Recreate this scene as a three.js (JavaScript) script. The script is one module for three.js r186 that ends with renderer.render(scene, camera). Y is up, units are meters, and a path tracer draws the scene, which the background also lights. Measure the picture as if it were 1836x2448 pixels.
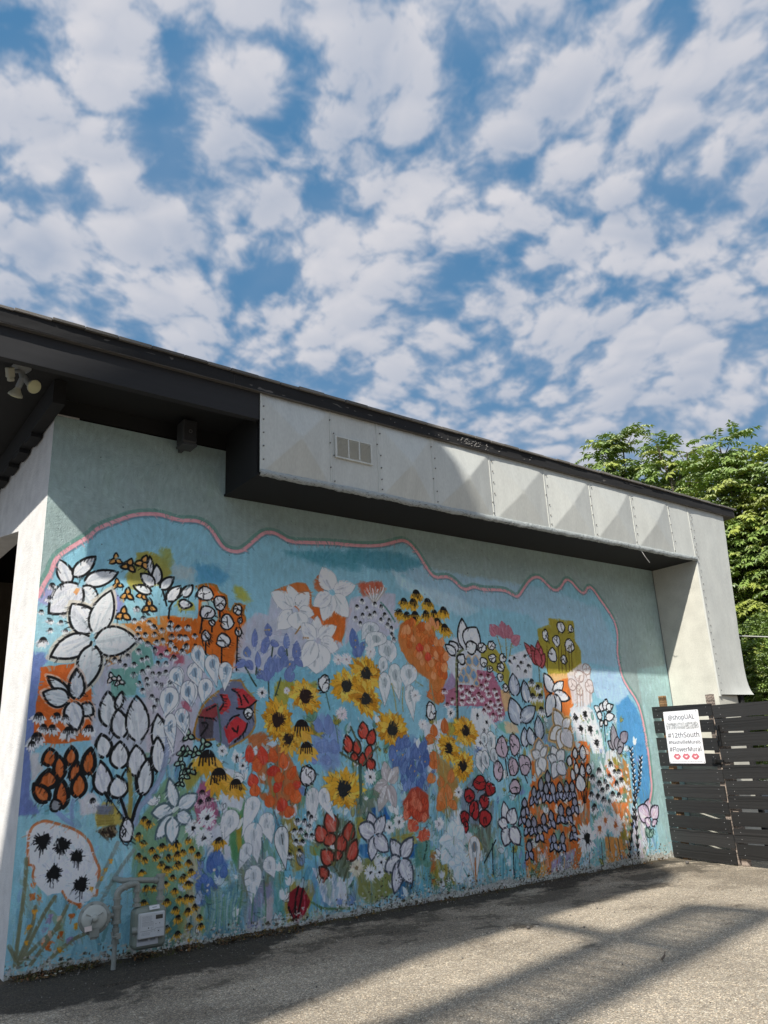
import * as THREE from 'three';
import { mergeGeometries as mergeAll } from 'three/addons/utils/BufferGeometryUtils.js';
import { RoundedBoxGeometry } from 'three/addons/geometries/RoundedBoxGeometry.js';
import { FontLoader } from 'three/addons/loaders/FontLoader.js';
import { TextGeometry } from 'three/addons/geometries/TextGeometry.js';

// ---------------------------------------------------------------- camera, sky, sun, exposure
const scene = new THREE.Scene();
const camera = new THREE.PerspectiveCamera(66.517, 0.75, 0.05, 2000);
camera.position.set(-1.8416, 1.6, 7.9837);
camera.up.set(-0.1487, 0.9503, 0.2734);                    // the phone is tilted a little to one side
camera.lookAt(-1.8416 + 0.5802 * 10, 1.6 + 0.3077 * 10, 7.9837 - 0.7541 * 10);
const renderer = new THREE.WebGLRenderer({ antialias: true });
renderer.setSize(768, 1024);
renderer.toneMapping = THREE.LinearToneMapping;
renderer.toneMappingExposure = 1.27;
renderer.shadowMap.enabled = true;
const SUN = new THREE.Vector3(-1.0395, 1, 0.4975).normalize();
const sun = new THREE.DirectionalLight(new THREE.Color(1, 0.95, 0.87), 4.7);
sun.position.copy(SUN).multiplyScalar(60); sun.castShadow = true;
Object.assign(sun.shadow.camera, { left: -25, right: 25, top: 25, bottom: -25, near: 1, far: 140 });
sun.shadow.mapSize.set(2048, 2048); sun.shadow.radius = 1.25;
scene.add(sun, sun.target);

// seeded random numbers and noise
function rng(seed) { let s = seed >>> 0; return () => { s = (s + 0x6D2B79F5) >>> 0; let t = Math.imul(s ^ (s >>> 15), 1 | s); t = (t + Math.imul(t ^ (t >>> 7), 61 | t)) ^ t; return ((t ^ (t >>> 14)) >>> 0) / 4294967296; }; }
const PERM = new Uint8Array(512), VAL = new Float32Array(256), GX = new Float32Array(256), GY = new Float32Array(256);
{ const r = rng(7); const a = [...Array(256).keys()]; for (let i = 255; i > 0; i--) { const j = (r() * (i + 1)) | 0; [a[i], a[j]] = [a[j], a[i]]; } for (let i = 0; i < 512; i++) PERM[i] = a[i & 255]; for (let i = 0; i < 256; i++) { VAL[i] = r(); const t = r() * 6.28319; GX[i] = Math.cos(t); GY[i] = Math.sin(t); } }
function noise(x, y) {                                       // gradient noise, about -1..1
  const xi = Math.floor(x), yi = Math.floor(y), fx = x - xi, fy = y - yi, a = xi & 255, b = yi & 255;
  const u = fx * fx * fx * (fx * (fx * 6 - 15) + 10), v = fy * fy * fy * (fy * (fy * 6 - 15) + 10);
  const p0 = PERM[a] + b, p1 = PERM[a + 1] + b, h00 = PERM[p0], h01 = PERM[p0 + 1], h10 = PERM[p1], h11 = PERM[p1 + 1];
  const n00 = GX[h00] * fx + GY[h00] * fy, n10 = GX[h10] * (fx - 1) + GY[h10] * fy, n01 = GX[h01] * fx + GY[h01] * (fy - 1), n11 = GX[h11] * (fx - 1) + GY[h11] * (fy - 1);
  return (n00 + u * (n10 - n00) + v * (n01 + u * (n11 - n01) - n00 - u * (n10 - n00))) * 1.42;
}
function fbm(x, y, n, gain = 0.5) { let s = 0, a = 1, t = 0; for (let i = 0; i < n; i++) { s += a * noise(x, y); t += a; a *= gain; const q = x * 1.6 + y * 1.2 + 3.7; y = y * 1.6 - x * 1.2 + 9.1; x = q; } return s / t; }
function puff(x, y) {                                       // rounded lumps: 1 at the middle of a cell, 0 at its rim
  const xi = Math.floor(x), yi = Math.floor(y); let best = 0;
  for (let j = -1; j <= 1; j++) for (let i = -1; i <= 1; i++) { const h = PERM[PERM[(xi + i) & 255] + ((yi + j) & 255)], dx = xi + i + 0.5 + GX[h] * 0.42 - x, dy = yi + j + 0.5 + GY[h] * 0.42 - y, r = 0.62 + 0.5 * VAL[h], q = 1 - (dx * dx + dy * dy) / (r * r); if (q > best) best = q; }
  return best;
}
const sst = (a, b, x) => { const t = Math.min(1, Math.max(0, (x - a) / (b - a))); return t * t * (3 - 2 * t); };
const mix = (a, b, t) => a + (b - a) * t;

// the sky: blue air with a sheet of broken altocumulus, computed for every direction
{
  const W = 4096, H = 2048, data = new Float32Array(W * H * 4), bias = new Float32Array(W * H);
  // where thick banks and blue gaps stand: direction and angular size
  const banks = [[0.095,0.733,-0.673,0.071],[0.178,0.734,-0.656,0.077],[0.208,0.717,-0.666,0.042],[0.137,0.672,-0.728,0.053],[0.291,0.761,-0.58,0.089],[0.312,0.719,-0.621,0.053],[0.332,0.772,-0.543,0.053],[0.322,0.675,-0.664,0.059],[0.365,0.651,-0.665,0.053],[0.335,0.629,-0.701,0.042],[0.23,0.613,-0.756,0.089],[0.161,0.567,-0.808,0.083],[0.125,0.585,-0.802,0.047],[0.262,0.634,-0.728,0.053],[0.461,0.701,-0.545,0.083],[0.471,0.666,-0.579,0.071],[0.55,0.677,-0.489,0.077],[0.596,0.682,-0.424,0.065],[0.58,0.635,-0.51,0.065],[0.631,0.621,-0.464,0.053],[0.502,0.626,-0.596,0.059],[0.459,0.604,-0.652,0.053],[0.558,0.593,-0.58,0.047],[0.421,0.759,-0.496,0.03],[0.517,0.752,-0.409,0.071],[0.383,0.755,-0.531,0.021],[0.612,0.712,-0.343,0.036],[0.655,0.653,-0.379,0.065],[0.681,0.667,-0.302,0.065],[0.666,0.701,-0.255,0.053],[0.768,0.565,-0.303,0.047],[0.719,0.589,-0.369,0.036],[0.673,0.567,-0.474,0.053],[0.73,0.542,-0.416,0.047],[0.689,0.584,-0.429,0.036],[0.354,0.576,-0.737,0.03],[0.283,0.528,-0.801,0.065],[0.383,0.529,-0.757,0.021],[0.444,0.54,-0.715,0.027],[0.487,0.551,-0.677,0.036],[0.541,0.539,-0.645,0.033],[0.494,0.518,-0.698,0.03],[0.63,0.533,-0.565,0.036],[0.689,0.5,-0.526,0.036],[0.756,0.472,-0.453,0.065]];
  const gaps = [[0.253,0.696,-0.672,0.042],[0.241,0.677,-0.695,0.042],[0.09,0.71,-0.698,0.024],[0.128,0.625,-0.77,0.036],[0.349,0.749,-0.563,0.036],[0.377,0.738,-0.56,0.03],[0.47,0.752,-0.462,0.033],[0.496,0.73,-0.47,0.024],[0.371,0.699,-0.611,0.024],[0.422,0.649,-0.634,0.027],[0.59,0.593,-0.548,0.018],[0.628,0.715,-0.308,0.033],[0.623,0.726,-0.291,0.03],[0.716,0.601,-0.354,0.027],[0.736,0.607,-0.298,0.03],[0.377,0.594,-0.71,0.027],[0.424,0.57,-0.704,0.033],[0.579,0.553,-0.599,0.027],[0.617,0.58,-0.531,0.027],[0.229,0.548,-0.804,0.033],[0.401,0.551,-0.732,0.024],[0.749,0.572,-0.334,0.024],[0.635,0.683,-0.36,0.021],[0.71,0.519,-0.477,0.03],[0.236,0.746,-0.623,0.024],[0.179,0.64,-0.747,0.03]];
  const put = (b, amp) => {
    const [bx, by, bz, r] = b, l = Math.hypot(bx, by, bz), el = Math.asin(by / l), az = Math.atan2(bz, bx);
    const j0 = Math.max(H / 2, Math.floor(((el - 2.2 * r) / Math.PI + 0.5) * H)), j1 = Math.min(H - 1, Math.ceil(((el + 2.2 * r) / Math.PI + 0.5) * H));
    const wx = Math.ceil(2.2 * r / Math.cos(el + 2.2 * r) / (2 * Math.PI) * W), ic = Math.round((az / (2 * Math.PI) + 0.5) * W);
    for (let j = j0; j <= j1; j++) { const e = ((j + 0.5) / H - 0.5) * Math.PI, ce = Math.cos(e), se = Math.sin(e);
      for (let i = ic - wx; i <= ic + wx; i++) { const a = ((i + 0.5) / W - 0.5) * 2 * Math.PI, c = (ce * Math.cos(a) * bx + se * by + ce * Math.sin(a) * bz) / l, g2 = 2 * (1 - c) / (r * r); if (g2 < 4.6) { const k = j * W + ((i + W) % W), g = amp * Math.exp(-1.1 * g2); bias[k] = amp > 0 ? Math.max(bias[k], g) : bias[k] + g; } } }
  };
  for (const b of banks) put(b, 0.26);
  for (const b of gaps) put(b, -0.34);
  for (let j = 0; j < H; j++) {
    const el = ((j + 0.5) / H - 0.5) * Math.PI, y = Math.sin(el), ce = Math.cos(el);
    for (let i = 0; i < W; i++) {
      const k = (j * W + i) * 4;
      if (y <= 0) { data[k] = 0.36; data[k + 1] = 0.43; data[k + 2] = 0.52; data[k + 3] = 1; continue; }
      const a = ((i + 0.5) / W - 0.5) * 2 * Math.PI, x = ce * Math.cos(a), z = ce * Math.sin(a);
      const hz = Math.exp(-y * 4.6);                                                // whiter air low down
      let r = mix(0.046, 0.245, hz), g = mix(0.158, 0.395, hz), b = mix(0.315, 0.56, hz);
      const s = 1.2 / (y + 0.2), u = x * s, v = z * s;
      const w1 = noise(u * 2.3 + 5, v * 2.3), w2 = noise(u * 2.3, v * 2.3 + 8), f1 = noise(u * 17, v * 17), f2 = noise(u * 17 + 40, v * 17);
      const wu = u + 0.06 * w1 + 0.011 * f1, wv = v + 0.06 * w2 + 0.011 * f2;
      const low = sst(0.55, 0.25, y), bj = Math.max(H / 2, Math.min(H - 1, j + Math.round(22 * w1 + 12 * f1))), bi = (i + Math.round(30 * w2 + 14 * f2) + W) % W, bs = bias[bj * W + bi];
      const p1 = puff(wu * 3.2, wv * 3.2), p2 = puff(wu * 8.8 + 5, wv * 8.8), p3 = puff(wu * 19 + 9, wv * 19), fine = fbm(wu * 30, wv * 30 + 2, 4, 0.62);
      const body = p1 * mix(0.20, 0.10, low) + p2 * mix(0.56, 0.56, low) * p2 + p3 * mix(0.22, 0.28, low);
      const cover = bs * mix(0.9, 0.5, low) + mix(-0.46, -0.41, low) + 0.12 * w1;
      const d = body + cover + fine * mix(0.40, 0.28, low);
      const al0 = sst(-0.28, 0.46, d); let al = Math.pow(al0, 1.1);
      const o = 0.075, ahead = puff((wu + SUN.x * o) * 3.2, (wv + SUN.z * o) * 3.2) * 0.5 + puff((wu + SUN.x * o * 0.5) * 8.8 + 5, (wv + SUN.z * o * 0.5) * 8.8) * 0.5, here = p1 * 0.5 + p2 * 0.5;
      let lit = 0.34 + 0.95 * (here - ahead) + 0.16 * (p3 - 0.5) + 0.1 * fine + 0.30 * sst(-0.05, 0.35, d) - 0.34 * sst(0.2, 0.7, d) * sst(0.12, -0.3, here - ahead);
      lit = Math.min(1, Math.max(0, lit));
      const veil = 0.05 + 0.14 * sst(-0.4, 0.7, w1 + f1 * 0.3) + 0.16 * low;
      al = Math.min(0.96, veil + (1 - veil) * al);
      const cr = mix(0.24, 0.56, lit), cg = mix(0.30, 0.55, lit), cb = mix(0.405, 0.575, lit);
      al *= 1 - 0.35 * hz;
      r = mix(r, cr, al); g = mix(g, cg, al); b = mix(b, cb, al);
      const near = Math.acos(Math.min(1, x * SUN.x + y * SUN.y + z * SUN.z)), glow = 1 + 1.5 * Math.exp(-near / 0.4);   // forward scatter round the sun, added to lift the shaded wall
      data[k] = r * glow; data[k + 1] = g * glow; data[k + 2] = b * glow; data[k + 3] = 1;
    }
  }
  const sky = new THREE.DataTexture(data, W, H, THREE.RGBAFormat, THREE.FloatType);
  sky.mapping = THREE.EquirectangularReflectionMapping; sky.magFilter = THREE.LinearFilter; sky.needsUpdate = true;
  scene.background = sky; scene.environment = sky;
}

// ---------------------------------------------------------------- helpers
const mergeGeometries = (list) => mergeAll(list.map((g) => (g.index ? g.toNonIndexed() : g)));
const counts = {};
function numbered(n) { const c = counts[n] = (counts[n] ?? -1) + 1; return c ? n + '_' + String(c).padStart(3, '0') : n; }
function mesh(name, geo, mat, parent) { const m = new THREE.Mesh(geo, mat); m.name = parent === scene ? numbered(name) : name; m.castShadow = m.receiveShadow = true; parent.add(m); return m; }
function tag(o, label, category, group) { o.userData.label = label; o.userData.category = category; if (group) o.userData.group = group; return o; }
function thing(name, label, category, x = 0, y = 0, z = 0, group) { const g = new THREE.Group(); g.name = numbered(name); g.position.set(x, y, z); scene.add(g); return tag(g, label, category, group); }
function structure(name, geo, mat) { const m = mesh(name, geo, mat, scene); m.userData.kind = 'structure'; return m; }
function lin(r, g, b) { return new THREE.Color().setRGB(r, g, b); }
function std(color, rough = 0.85, extra = {}) { return new THREE.MeshStandardMaterial({ color, roughness: rough, metalness: 0, ...extra }); }
function box(x0, y0, z0, x1, y1, z1) { const g = new THREE.BoxGeometry(x1 - x0, y1 - y0, z1 - z0); g.translate((x0 + x1) / 2, (y0 + y1) / 2, (z0 + z1) / 2); boxUV(g); return g; }
function boxUV(g) { const p = g.attributes.position, n = g.attributes.normal, uv = g.attributes.uv; for (let i = 0; i < p.count; i++) { const ax = Math.abs(n.getX(i)), ay = Math.abs(n.getY(i)), az = Math.abs(n.getZ(i)); if (ay > ax && ay > az) uv.setXY(i, p.getX(i), p.getZ(i)); else if (ax > az) uv.setXY(i, p.getZ(i), p.getY(i)); else uv.setXY(i, p.getX(i), p.getY(i)); } return g; }
function rbox(x0, y0, z0, x1, y1, z1, r = 0.01, seg = 2) { const g = new RoundedBoxGeometry(x1 - x0, y1 - y0, z1 - z0, seg, r); g.translate((x0 + x1) / 2, (y0 + y1) / 2, (z0 + z1) / 2); return g; }
function tube(pts, r, seg = 24, rad = 10) { return new THREE.TubeGeometry(new THREE.CatmullRomCurve3(pts.map((p) => new THREE.Vector3(...p)), false, 'catmullrom', 0.3), seg, r, rad, false); }
function bar(a, b, r0, r1 = r0, rad = 10) { const A = new THREE.Vector3(...a), B = new THREE.Vector3(...b), d = B.clone().sub(A), g = new THREE.CylinderGeometry(r1, r0, d.length(), rad); g.applyQuaternion(new THREE.Quaternion().setFromUnitVectors(new THREE.Vector3(0, 1, 0), d.normalize())); g.translate((A.x + B.x) / 2, (A.y + B.y) / 2, (A.z + B.z) / 2); return g; }
function grid(nx, ny, f) {                                    // a surface f(i / nx, j / ny) -> [x, y, z, u, v]
  const pos = [], uv = [], idx = [];
  for (let j = 0; j <= ny; j++) for (let i = 0; i <= nx; i++) { const q = f(i / nx, j / ny); pos.push(q[0], q[1], q[2]); uv.push(q[3], q[4]); }
  for (let j = 0; j < ny; j++) for (let i = 0; i < nx; i++) { const a = j * (nx + 1) + i, b = a + 1, c = a + nx + 1, d = c + 1; if ((i < nx / 2) === (j < ny / 2)) idx.push(a, b, d, a, d, c); else idx.push(a, b, c, b, d, c); }
  const g = new THREE.BufferGeometry(); g.setAttribute('position', new THREE.Float32BufferAttribute(pos, 3)); g.setAttribute('uv', new THREE.Float32BufferAttribute(uv, 2)); g.setIndex(idx); g.computeVertexNormals(); return g;
}
function canvas(w, h) { const c = document.createElement('canvas'); c.width = w; c.height = h; return c; }
function ctex(c, srgb = true, rx = 1, ry = 1) { const t = new THREE.CanvasTexture(c); if (srgb) t.colorSpace = THREE.SRGBColorSpace; t.wrapS = t.wrapT = THREE.RepeatWrapping; t.repeat.set(rx, ry); t.magFilter = THREE.LinearFilter; return t; }
// a grey tile of noise: f(x, y) with x, y in 0..1; made to wrap by blending its edges
function noiseTile(n, f) {
  const c = canvas(n, n), k = c.getContext('2d'), im = k.createImageData(n, n), e = 0.14;
  for (let j = 0; j < n; j++) for (let i = 0; i < n; i++) { const x = i / n, y = j / n, a = sst(0, e, x), b = sst(0, e, y);
    let v = f(x, y); if (a < 1) v = mix(f(x + 1, y), v, a); if (b < 1) { let w = f(x, y + 1); if (a < 1) w = mix(f(x + 1, y + 1), w, a); v = mix(w, v, b); }
    const q = Math.max(0, Math.min(255, v * 255)), o = (j * n + i) * 4; im.data[o] = im.data[o + 1] = im.data[o + 2] = q; im.data[o + 3] = 255; }
  k.putImageData(im, 0, 0); return c;
}

// ---------------------------------------------------------------- the mural: paint on the wall, laid out in centimetres (x along the wall, y up)
const WALL_L = 10.29, WALL_H = 5.278;
const muralCanvas = canvas(2048, 1050);
{
  const S = 2048 / (WALL_L * 100), HH = 1050, k = muralCanvas.getContext('2d'), R = rng(21);
  const hex = (h) => [parseInt(h.slice(0, 2), 16), parseInt(h.slice(2, 4), 16), parseInt(h.slice(4, 6), 16)];
  const rgba = (c, a = 1) => `rgba(${c[0] | 0},${c[1] | 0},${c[2] | 0},${a})`;
  const vary = (h, d) => { const c = hex(h), q = (R() - 0.5) * 2 * d; return [c[0] + q + (R() - 0.5) * d * 0.5, c[1] + q + (R() - 0.5) * d * 0.5, c[2] + q + (R() - 0.5) * d * 0.5].map((v) => Math.max(0, Math.min(255, v))); };
  const X = (x) => x * S, Y = (y) => HH - y * S;
  k.lineCap = 'round'; k.lineJoin = 'round';
  const off = (e, d) => { const o = []; for (let i = 0; i < e.length; i += 2) { const a = Math.max(0, i - 2), b = Math.min(e.length - 2, i + 2), dx = e[b] - e[a], dy = e[b + 1] - e[a + 1], l = Math.hypot(dx, dy) || 1; o.push(e[i] - dy / l * d, e[i + 1] + dx / l * d); } return o; };
  const smooth = (p) => { k.beginPath(); k.moveTo(X(p[0]), Y(p[1])); for (let i = 2; i < p.length - 2; i += 2) k.quadraticCurveTo(X(p[i]), Y(p[i + 1]), X((p[i] + p[i + 2]) / 2), Y((p[i + 1] + p[i + 3]) / 2)); k.lineTo(X(p[p.length - 2]), Y(p[p.length - 1])); };
  const outline = (p, j) => { k.beginPath(); const n = p.length / 2; for (let i = 0; i < n; i++) { const ax = p[2 * i], ay = p[2 * i + 1], bx = p[(2 * i + 2) % p.length], by = p[(2 * i + 3) % p.length], m = Math.max(2, Math.ceil(Math.hypot(bx - ax, by - ay) / 5)); for (let t = 0; t < m; t++) { const u = t / m, x = X(mix(ax, bx, u)) + (R() - 0.5) * j, y = Y(mix(ay, by, u)) + (R() - 0.5) * j; i + t ? k.lineTo(x, y) : k.moveTo(x, y); } } k.closePath(); };
  const grow = (p, d) => { let cx = 0, cy = 0; for (let i = 0; i < p.length; i += 2) { cx += p[i]; cy += p[i + 1]; } cx /= p.length / 2; cy /= p.length / 2; return p.map((v, i) => { const x = p[i & ~1] - cx, y = p[i | 1] - cy, l = Math.hypot(x, y) || 1; return v + (i & 1 ? y : x) / l * d; }); };
  function patch(c, al, soft, p) {
    let x0 = 1e9, x1 = -1e9, y0 = 1e9, y1 = -1e9; for (let i = 0; i < p.length; i += 2) { x0 = Math.min(x0, p[i]); x1 = Math.max(x1, p[i]); y0 = Math.min(y0, p[i + 1]); y1 = Math.max(y1, p[i + 1]); }
    k.save();
    if (soft > 1) for (let i = 0; i < 7; i++) { const e = (i / 6 - 0.5) * soft * 0.5; outline(grow(p, e), 2 + soft * 1.1); k.fillStyle = rgba(hex(c), al * 0.3); k.fill(); }
    else { outline(p, 2.5); k.fillStyle = rgba(hex(c), al); k.fill(); }
    outline(p, 3); k.clip();
    const n = Math.min(420, Math.max(8, (x1 - x0) * (y1 - y0) / 60));
    for (let i = 0; i < n; i++) { const x = mix(x0, x1, R()), y = mix(y0, y1, R()), l = 4 + R() * 12, t = R() < 0.6 ? Math.PI / 2 + (R() - 0.5) : R() * 3.1; k.strokeStyle = rgba(vary(c, 20), 0.16 + R() * 0.2); k.lineWidth = 2 + R() * 7; k.beginPath(); k.moveTo(X(x), Y(y)); k.quadraticCurveTo(X(x + Math.cos(t) * l * 0.5) + R() * 4, Y(y + Math.sin(t) * l * 0.5), X(x + Math.cos(t) * l), Y(y + Math.sin(t) * l)); k.stroke(); }
    k.restore();
  }
  function stroke(c, al, w, p) {
    const q = p.length === 4 ? [p[0], p[1], (p[0] + p[2]) / 2 + (R() - 0.5) * w * 0.4, (p[1] + p[3]) / 2, p[2], p[3]] : p;
    smooth(q); k.strokeStyle = rgba(hex(c), al); k.lineWidth = w * S; k.stroke();
    for (let i = 0; i < 3; i++) { smooth(q.map((v) => v + (R() - 0.5) * w * 0.55)); k.strokeStyle = rgba(vary(c, 26), al * 0.35); k.lineWidth = w * S * (0.2 + R() * 0.3); k.stroke(); }
  }
  const petalPath = (bx, by, tx, ty, w, foot = 0.3) => { const dx = tx - bx, dy = ty - by, l = Math.hypot(dx, dy) || 1, nx = -dy / l * w, ny = dx / l * w, a = 0.75 + R() * 0.1, b = 0.5 + R() * 0.1, bend = (R() - 0.5) * 0.16, e = foot * 0.5; k.beginPath(); k.moveTo(X(bx + nx * e), Y(by + ny * e)); k.bezierCurveTo(X(bx + dx * 0.22 + nx * a), Y(by + dy * 0.22 + ny * a), X(bx + dx * 0.72 + nx * (b + bend)), Y(by + dy * 0.72 + ny * (b + bend)), X(tx), Y(ty)); k.bezierCurveTo(X(bx + dx * 0.72 - nx * (b - bend)), Y(by + dy * 0.72 - ny * (b - bend)), X(bx + dx * 0.22 - nx * a), Y(by + dy * 0.22 - ny * a), X(bx - nx * e), Y(by - ny * e)); };
  function petals(c, sh, ol, lw, halo, list) {
    if (halo) for (const [bx, by, tx, ty, w] of list) { petalPath(bx, by, tx + (tx - bx) * 0.08, ty + (ty - by) * 0.08, w * 1.12); k.strokeStyle = rgba(hex(halo), 0.85); k.lineWidth = Math.max(3, lw * S * 1.7); k.stroke(); }
    for (const [bx, by, tx, ty, w] of list) {
      const dx = tx - bx, dy = ty - by, l = Math.hypot(dx, dy) || 1, nx = -dy / l, ny = dx / l;
      petalPath(bx, by, tx, ty, w); k.fillStyle = rgba(vary(c, 7)); k.fill();
      k.save(); k.clip();
      const m = Math.max(3, Math.min(16, w * 0.9));
      for (let i = 0; i < m; i++) { const o = (R() - 0.5) * w * 0.8, s = R() * 0.4, e = s + 0.25 + R() * 0.4; k.strokeStyle = rgba(i % 3 ? vary(sh, 16) : vary('f0f1f2', 8), i % 3 ? 0.06 + R() * 0.14 : (hex(c)[1] > 180 ? 0.5 : 0.08)); k.lineWidth = 0.8 + R() * Math.max(1, w * 0.16) * S; k.beginPath(); k.moveTo(X(bx + dx * s + nx * o * 0.6), Y(by + dy * s + ny * o * 0.6)); k.lineTo(X(bx + dx * e + nx * o), Y(by + dy * e + ny * o)); k.stroke(); }
      // darker crease at the foot of the petal
      k.strokeStyle = rgba(hex(sh), 0.38); k.lineWidth = Math.max(1, w * 0.1 * S); k.beginPath(); k.moveTo(X(bx), Y(by)); k.lineTo(X(bx + dx * 0.42 + nx * w * 0.05), Y(by + dy * 0.42 + ny * w * 0.05)); k.stroke();
      k.restore();
      if (ol) { petalPath(bx, by, tx, ty, w); k.strokeStyle = rgba(hex(ol), 0.95); k.lineWidth = Math.max(1.2, lw * S * (0.9 + R() * 0.4)); k.stroke(); petalPath(bx + (R() - 0.5) * lw, by, tx, ty, w * 0.98); k.lineWidth = Math.max(0.8, lw * S * 0.5); k.stroke(); }
      else if (sh) { petalPath(bx, by, tx, ty, w); k.strokeStyle = rgba(hex(sh), 0.6); k.lineWidth = 1.5; k.stroke(); }
    }
  }
  const blob = (x, y, rx, ry, j) => { k.beginPath(); const n = 14, ph = R() * 6; for (let i = 0; i <= n; i++) { const t = i / n * Math.PI * 2, q = 1 + j * (Math.sin(t * 3 + ph) * 0.5 + (R() - 0.5)); i ? k.lineTo(X(x) + Math.cos(t) * rx * S * q, Y(y) + Math.sin(t) * ry * S * q) : k.moveTo(X(x) + rx * S * q, Y(y)); } k.closePath(); };
  function droop(pc, cc, list) {
    for (const [x, y, r0] of list) {
      const r = r0 * 1.16, n = 6 + (R() * 3 | 0);
      for (let i = 0; i < n; i++) { const t = -Math.PI / 2 + (i / (n - 1) - 0.5) * 2.3 + (R() - 0.5) * 0.2, l = r * (1.25 + R() * 0.5) * (1 - 0.12 * Math.abs(i / (n - 1) - 0.5)); petalPath(x + Math.cos(t) * r * 0.15, y + r * 0.2, x + Math.cos(t) * l, y + Math.sin(t) * l, r * 0.55); k.fillStyle = rgba(vary(pc, 14), 0.96); k.fill(); if (R() < 0.4) { k.strokeStyle = rgba(hex(cc), 0.35); k.lineWidth = 0.8; k.stroke(); } }
      k.fillStyle = rgba(vary(cc, 6)); k.beginPath(); k.ellipse(X(x), Y(y + r * 0.12), r * 0.62 * S, r * 0.58 * S, 0, Math.PI, 0); k.fill();
      for (let i = 0; i < 6; i++) { const t = (i / 5 - 0.5) * 1.15; k.strokeStyle = rgba(hex(cc), 0.9); k.lineWidth = Math.max(0.8, r * 0.14 * S); k.beginPath(); k.moveTo(X(x + t * r), Y(y + r * 0.2)); k.lineTo(X(x + t * r * 1.15 + (R() - 0.5)), Y(y - r * (0.1 + R() * 0.45))); k.stroke(); }
    }
  }
  function daisy(pc, cc, cf, list) {
    for (const [x, y, r] of list) {
      const n = 18 + (R() * 6 | 0), ph = R() * 6;
      for (let i = 0; i < n * 2; i++) { const t = ph + i / n * Math.PI * 2 + (R() - 0.5) * 0.25, l = r * (0.75 + R() * 0.35); petalPath(x, y, x + Math.cos(t) * l, y + Math.sin(t) * l, r * 0.26); k.fillStyle = rgba(vary(pc, 14), 0.95); k.fill(); if (i % 3 === 0) { k.strokeStyle = 'rgba(110,118,130,.45)'; k.lineWidth = 0.8; k.beginPath(); k.moveTo(X(x + Math.cos(t) * r * 0.2), Y(y + Math.sin(t) * r * 0.2)); k.lineTo(X(x + Math.cos(t) * l * 0.85), Y(y + Math.sin(t) * l * 0.85)); k.stroke(); } }
      blob(x, y, r * cf, r * cf * 1.05, 0.35); k.fillStyle = rgba(hex(cc), 0.95); k.fill();
      for (let i = 0; i < 9; i++) { const t = R() * 6.28, l = r * cf * (1.2 + R() * 0.9); k.strokeStyle = rgba(hex(cc), 0.8); k.lineWidth = Math.max(0.7, r * 0.04 * S); k.beginPath(); k.moveTo(X(x), Y(y)); k.lineTo(X(x + Math.cos(t) * l), Y(y + Math.sin(t) * l)); k.stroke(); }
    }
  }
  function sun(cc, list) {
    for (const [x, y, r0, cr] of list) { const r = r0 * 1.16;
      const n = 20 + (R() * 4 | 0), ph = R() * 6;
      for (let q = 0; q < 2; q++) for (let i = 0; i < n; i++) { const t = ph + (i + q * 0.5) / n * Math.PI * 2 + (R() - 0.5) * 0.2, l = r * (q ? 0.72 : 0.92) * (0.9 + R() * 0.24) * (1 + 0.14 * Math.sin(t * 2 + ph * 3)); petalPath(x + Math.cos(t) * cr * 0.5, y + Math.sin(t) * cr * 0.5, x + Math.cos(t) * l, y + Math.sin(t) * l, r * 0.3); k.fillStyle = rgba(vary(R() < 0.25 ? 'c98f2e' : R() < 0.5 ? 'eec45e' : 'e2ad40', 10)); k.fill(); k.strokeStyle = rgba([120, 82, 28], 0.3); k.lineWidth = 0.9; k.stroke(); if (R() < 0.25) { k.strokeStyle = 'rgba(50,38,24,.6)'; k.lineWidth = 1.2; k.beginPath(); k.moveTo(X(x + Math.cos(t) * cr), Y(y + Math.sin(t) * cr)); k.lineTo(X(x + Math.cos(t) * l * 0.8), Y(y + Math.sin(t) * l * 0.8)); k.stroke(); } }
      blob(x, y, cr, cr * 1.05, 0.16); k.fillStyle = rgba(hex(cc)); k.fill();
      for (let i = 0; i < 26; i++) { const t = R() * 6.28, d = Math.sqrt(R()) * cr; k.fillStyle = rgba(vary(cc, 22), 0.6); k.fillRect(X(x + Math.cos(t) * d), Y(y + Math.sin(t) * d), 2, 2); }
      for (let i = 0; i < 16; i++) { const t = R() * 6.28; k.strokeStyle = rgba(hex(cc), 0.85); k.lineWidth = 1.6; k.beginPath(); k.moveTo(X(x + Math.cos(t) * cr * 0.8), Y(y + Math.sin(t) * cr * 0.8)); k.lineTo(X(x + Math.cos(t) * cr * (1.15 + R() * 0.3)), Y(y + Math.sin(t) * cr * (1.15 + R() * 0.3))); k.stroke(); }
    }
  }
  function obud(c, ol, lw, scr, list) {
    for (const [x, y, rx, ry] of list) {
      blob(x, y, rx, ry, 0.16); k.fillStyle = rgba(vary(c, 6)); k.fill(); k.strokeStyle = rgba(hex(ol), 0.95); k.lineWidth = Math.max(1, lw * S * 0.8); k.stroke(); blob(x, y, rx, ry, 0.2); k.lineWidth = Math.max(0.8, lw * S * 0.4); k.stroke();
      if (scr) for (let i = 0; i < 3; i++) { k.lineWidth = Math.max(0.8, lw * S * (0.35 + R() * 0.4)); k.beginPath(); const t = R() * 6.28; k.moveTo(X(x + Math.cos(t) * rx * 0.1), Y(y + Math.sin(t) * ry * 0.1)); k.quadraticCurveTo(X(x + (R() - 0.5) * rx), Y(y + (R() - 0.5) * ry), X(x + Math.cos(t) * rx * 0.7), Y(y + Math.sin(t) * ry * 0.7)); k.stroke(); }
    }
  }
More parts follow.
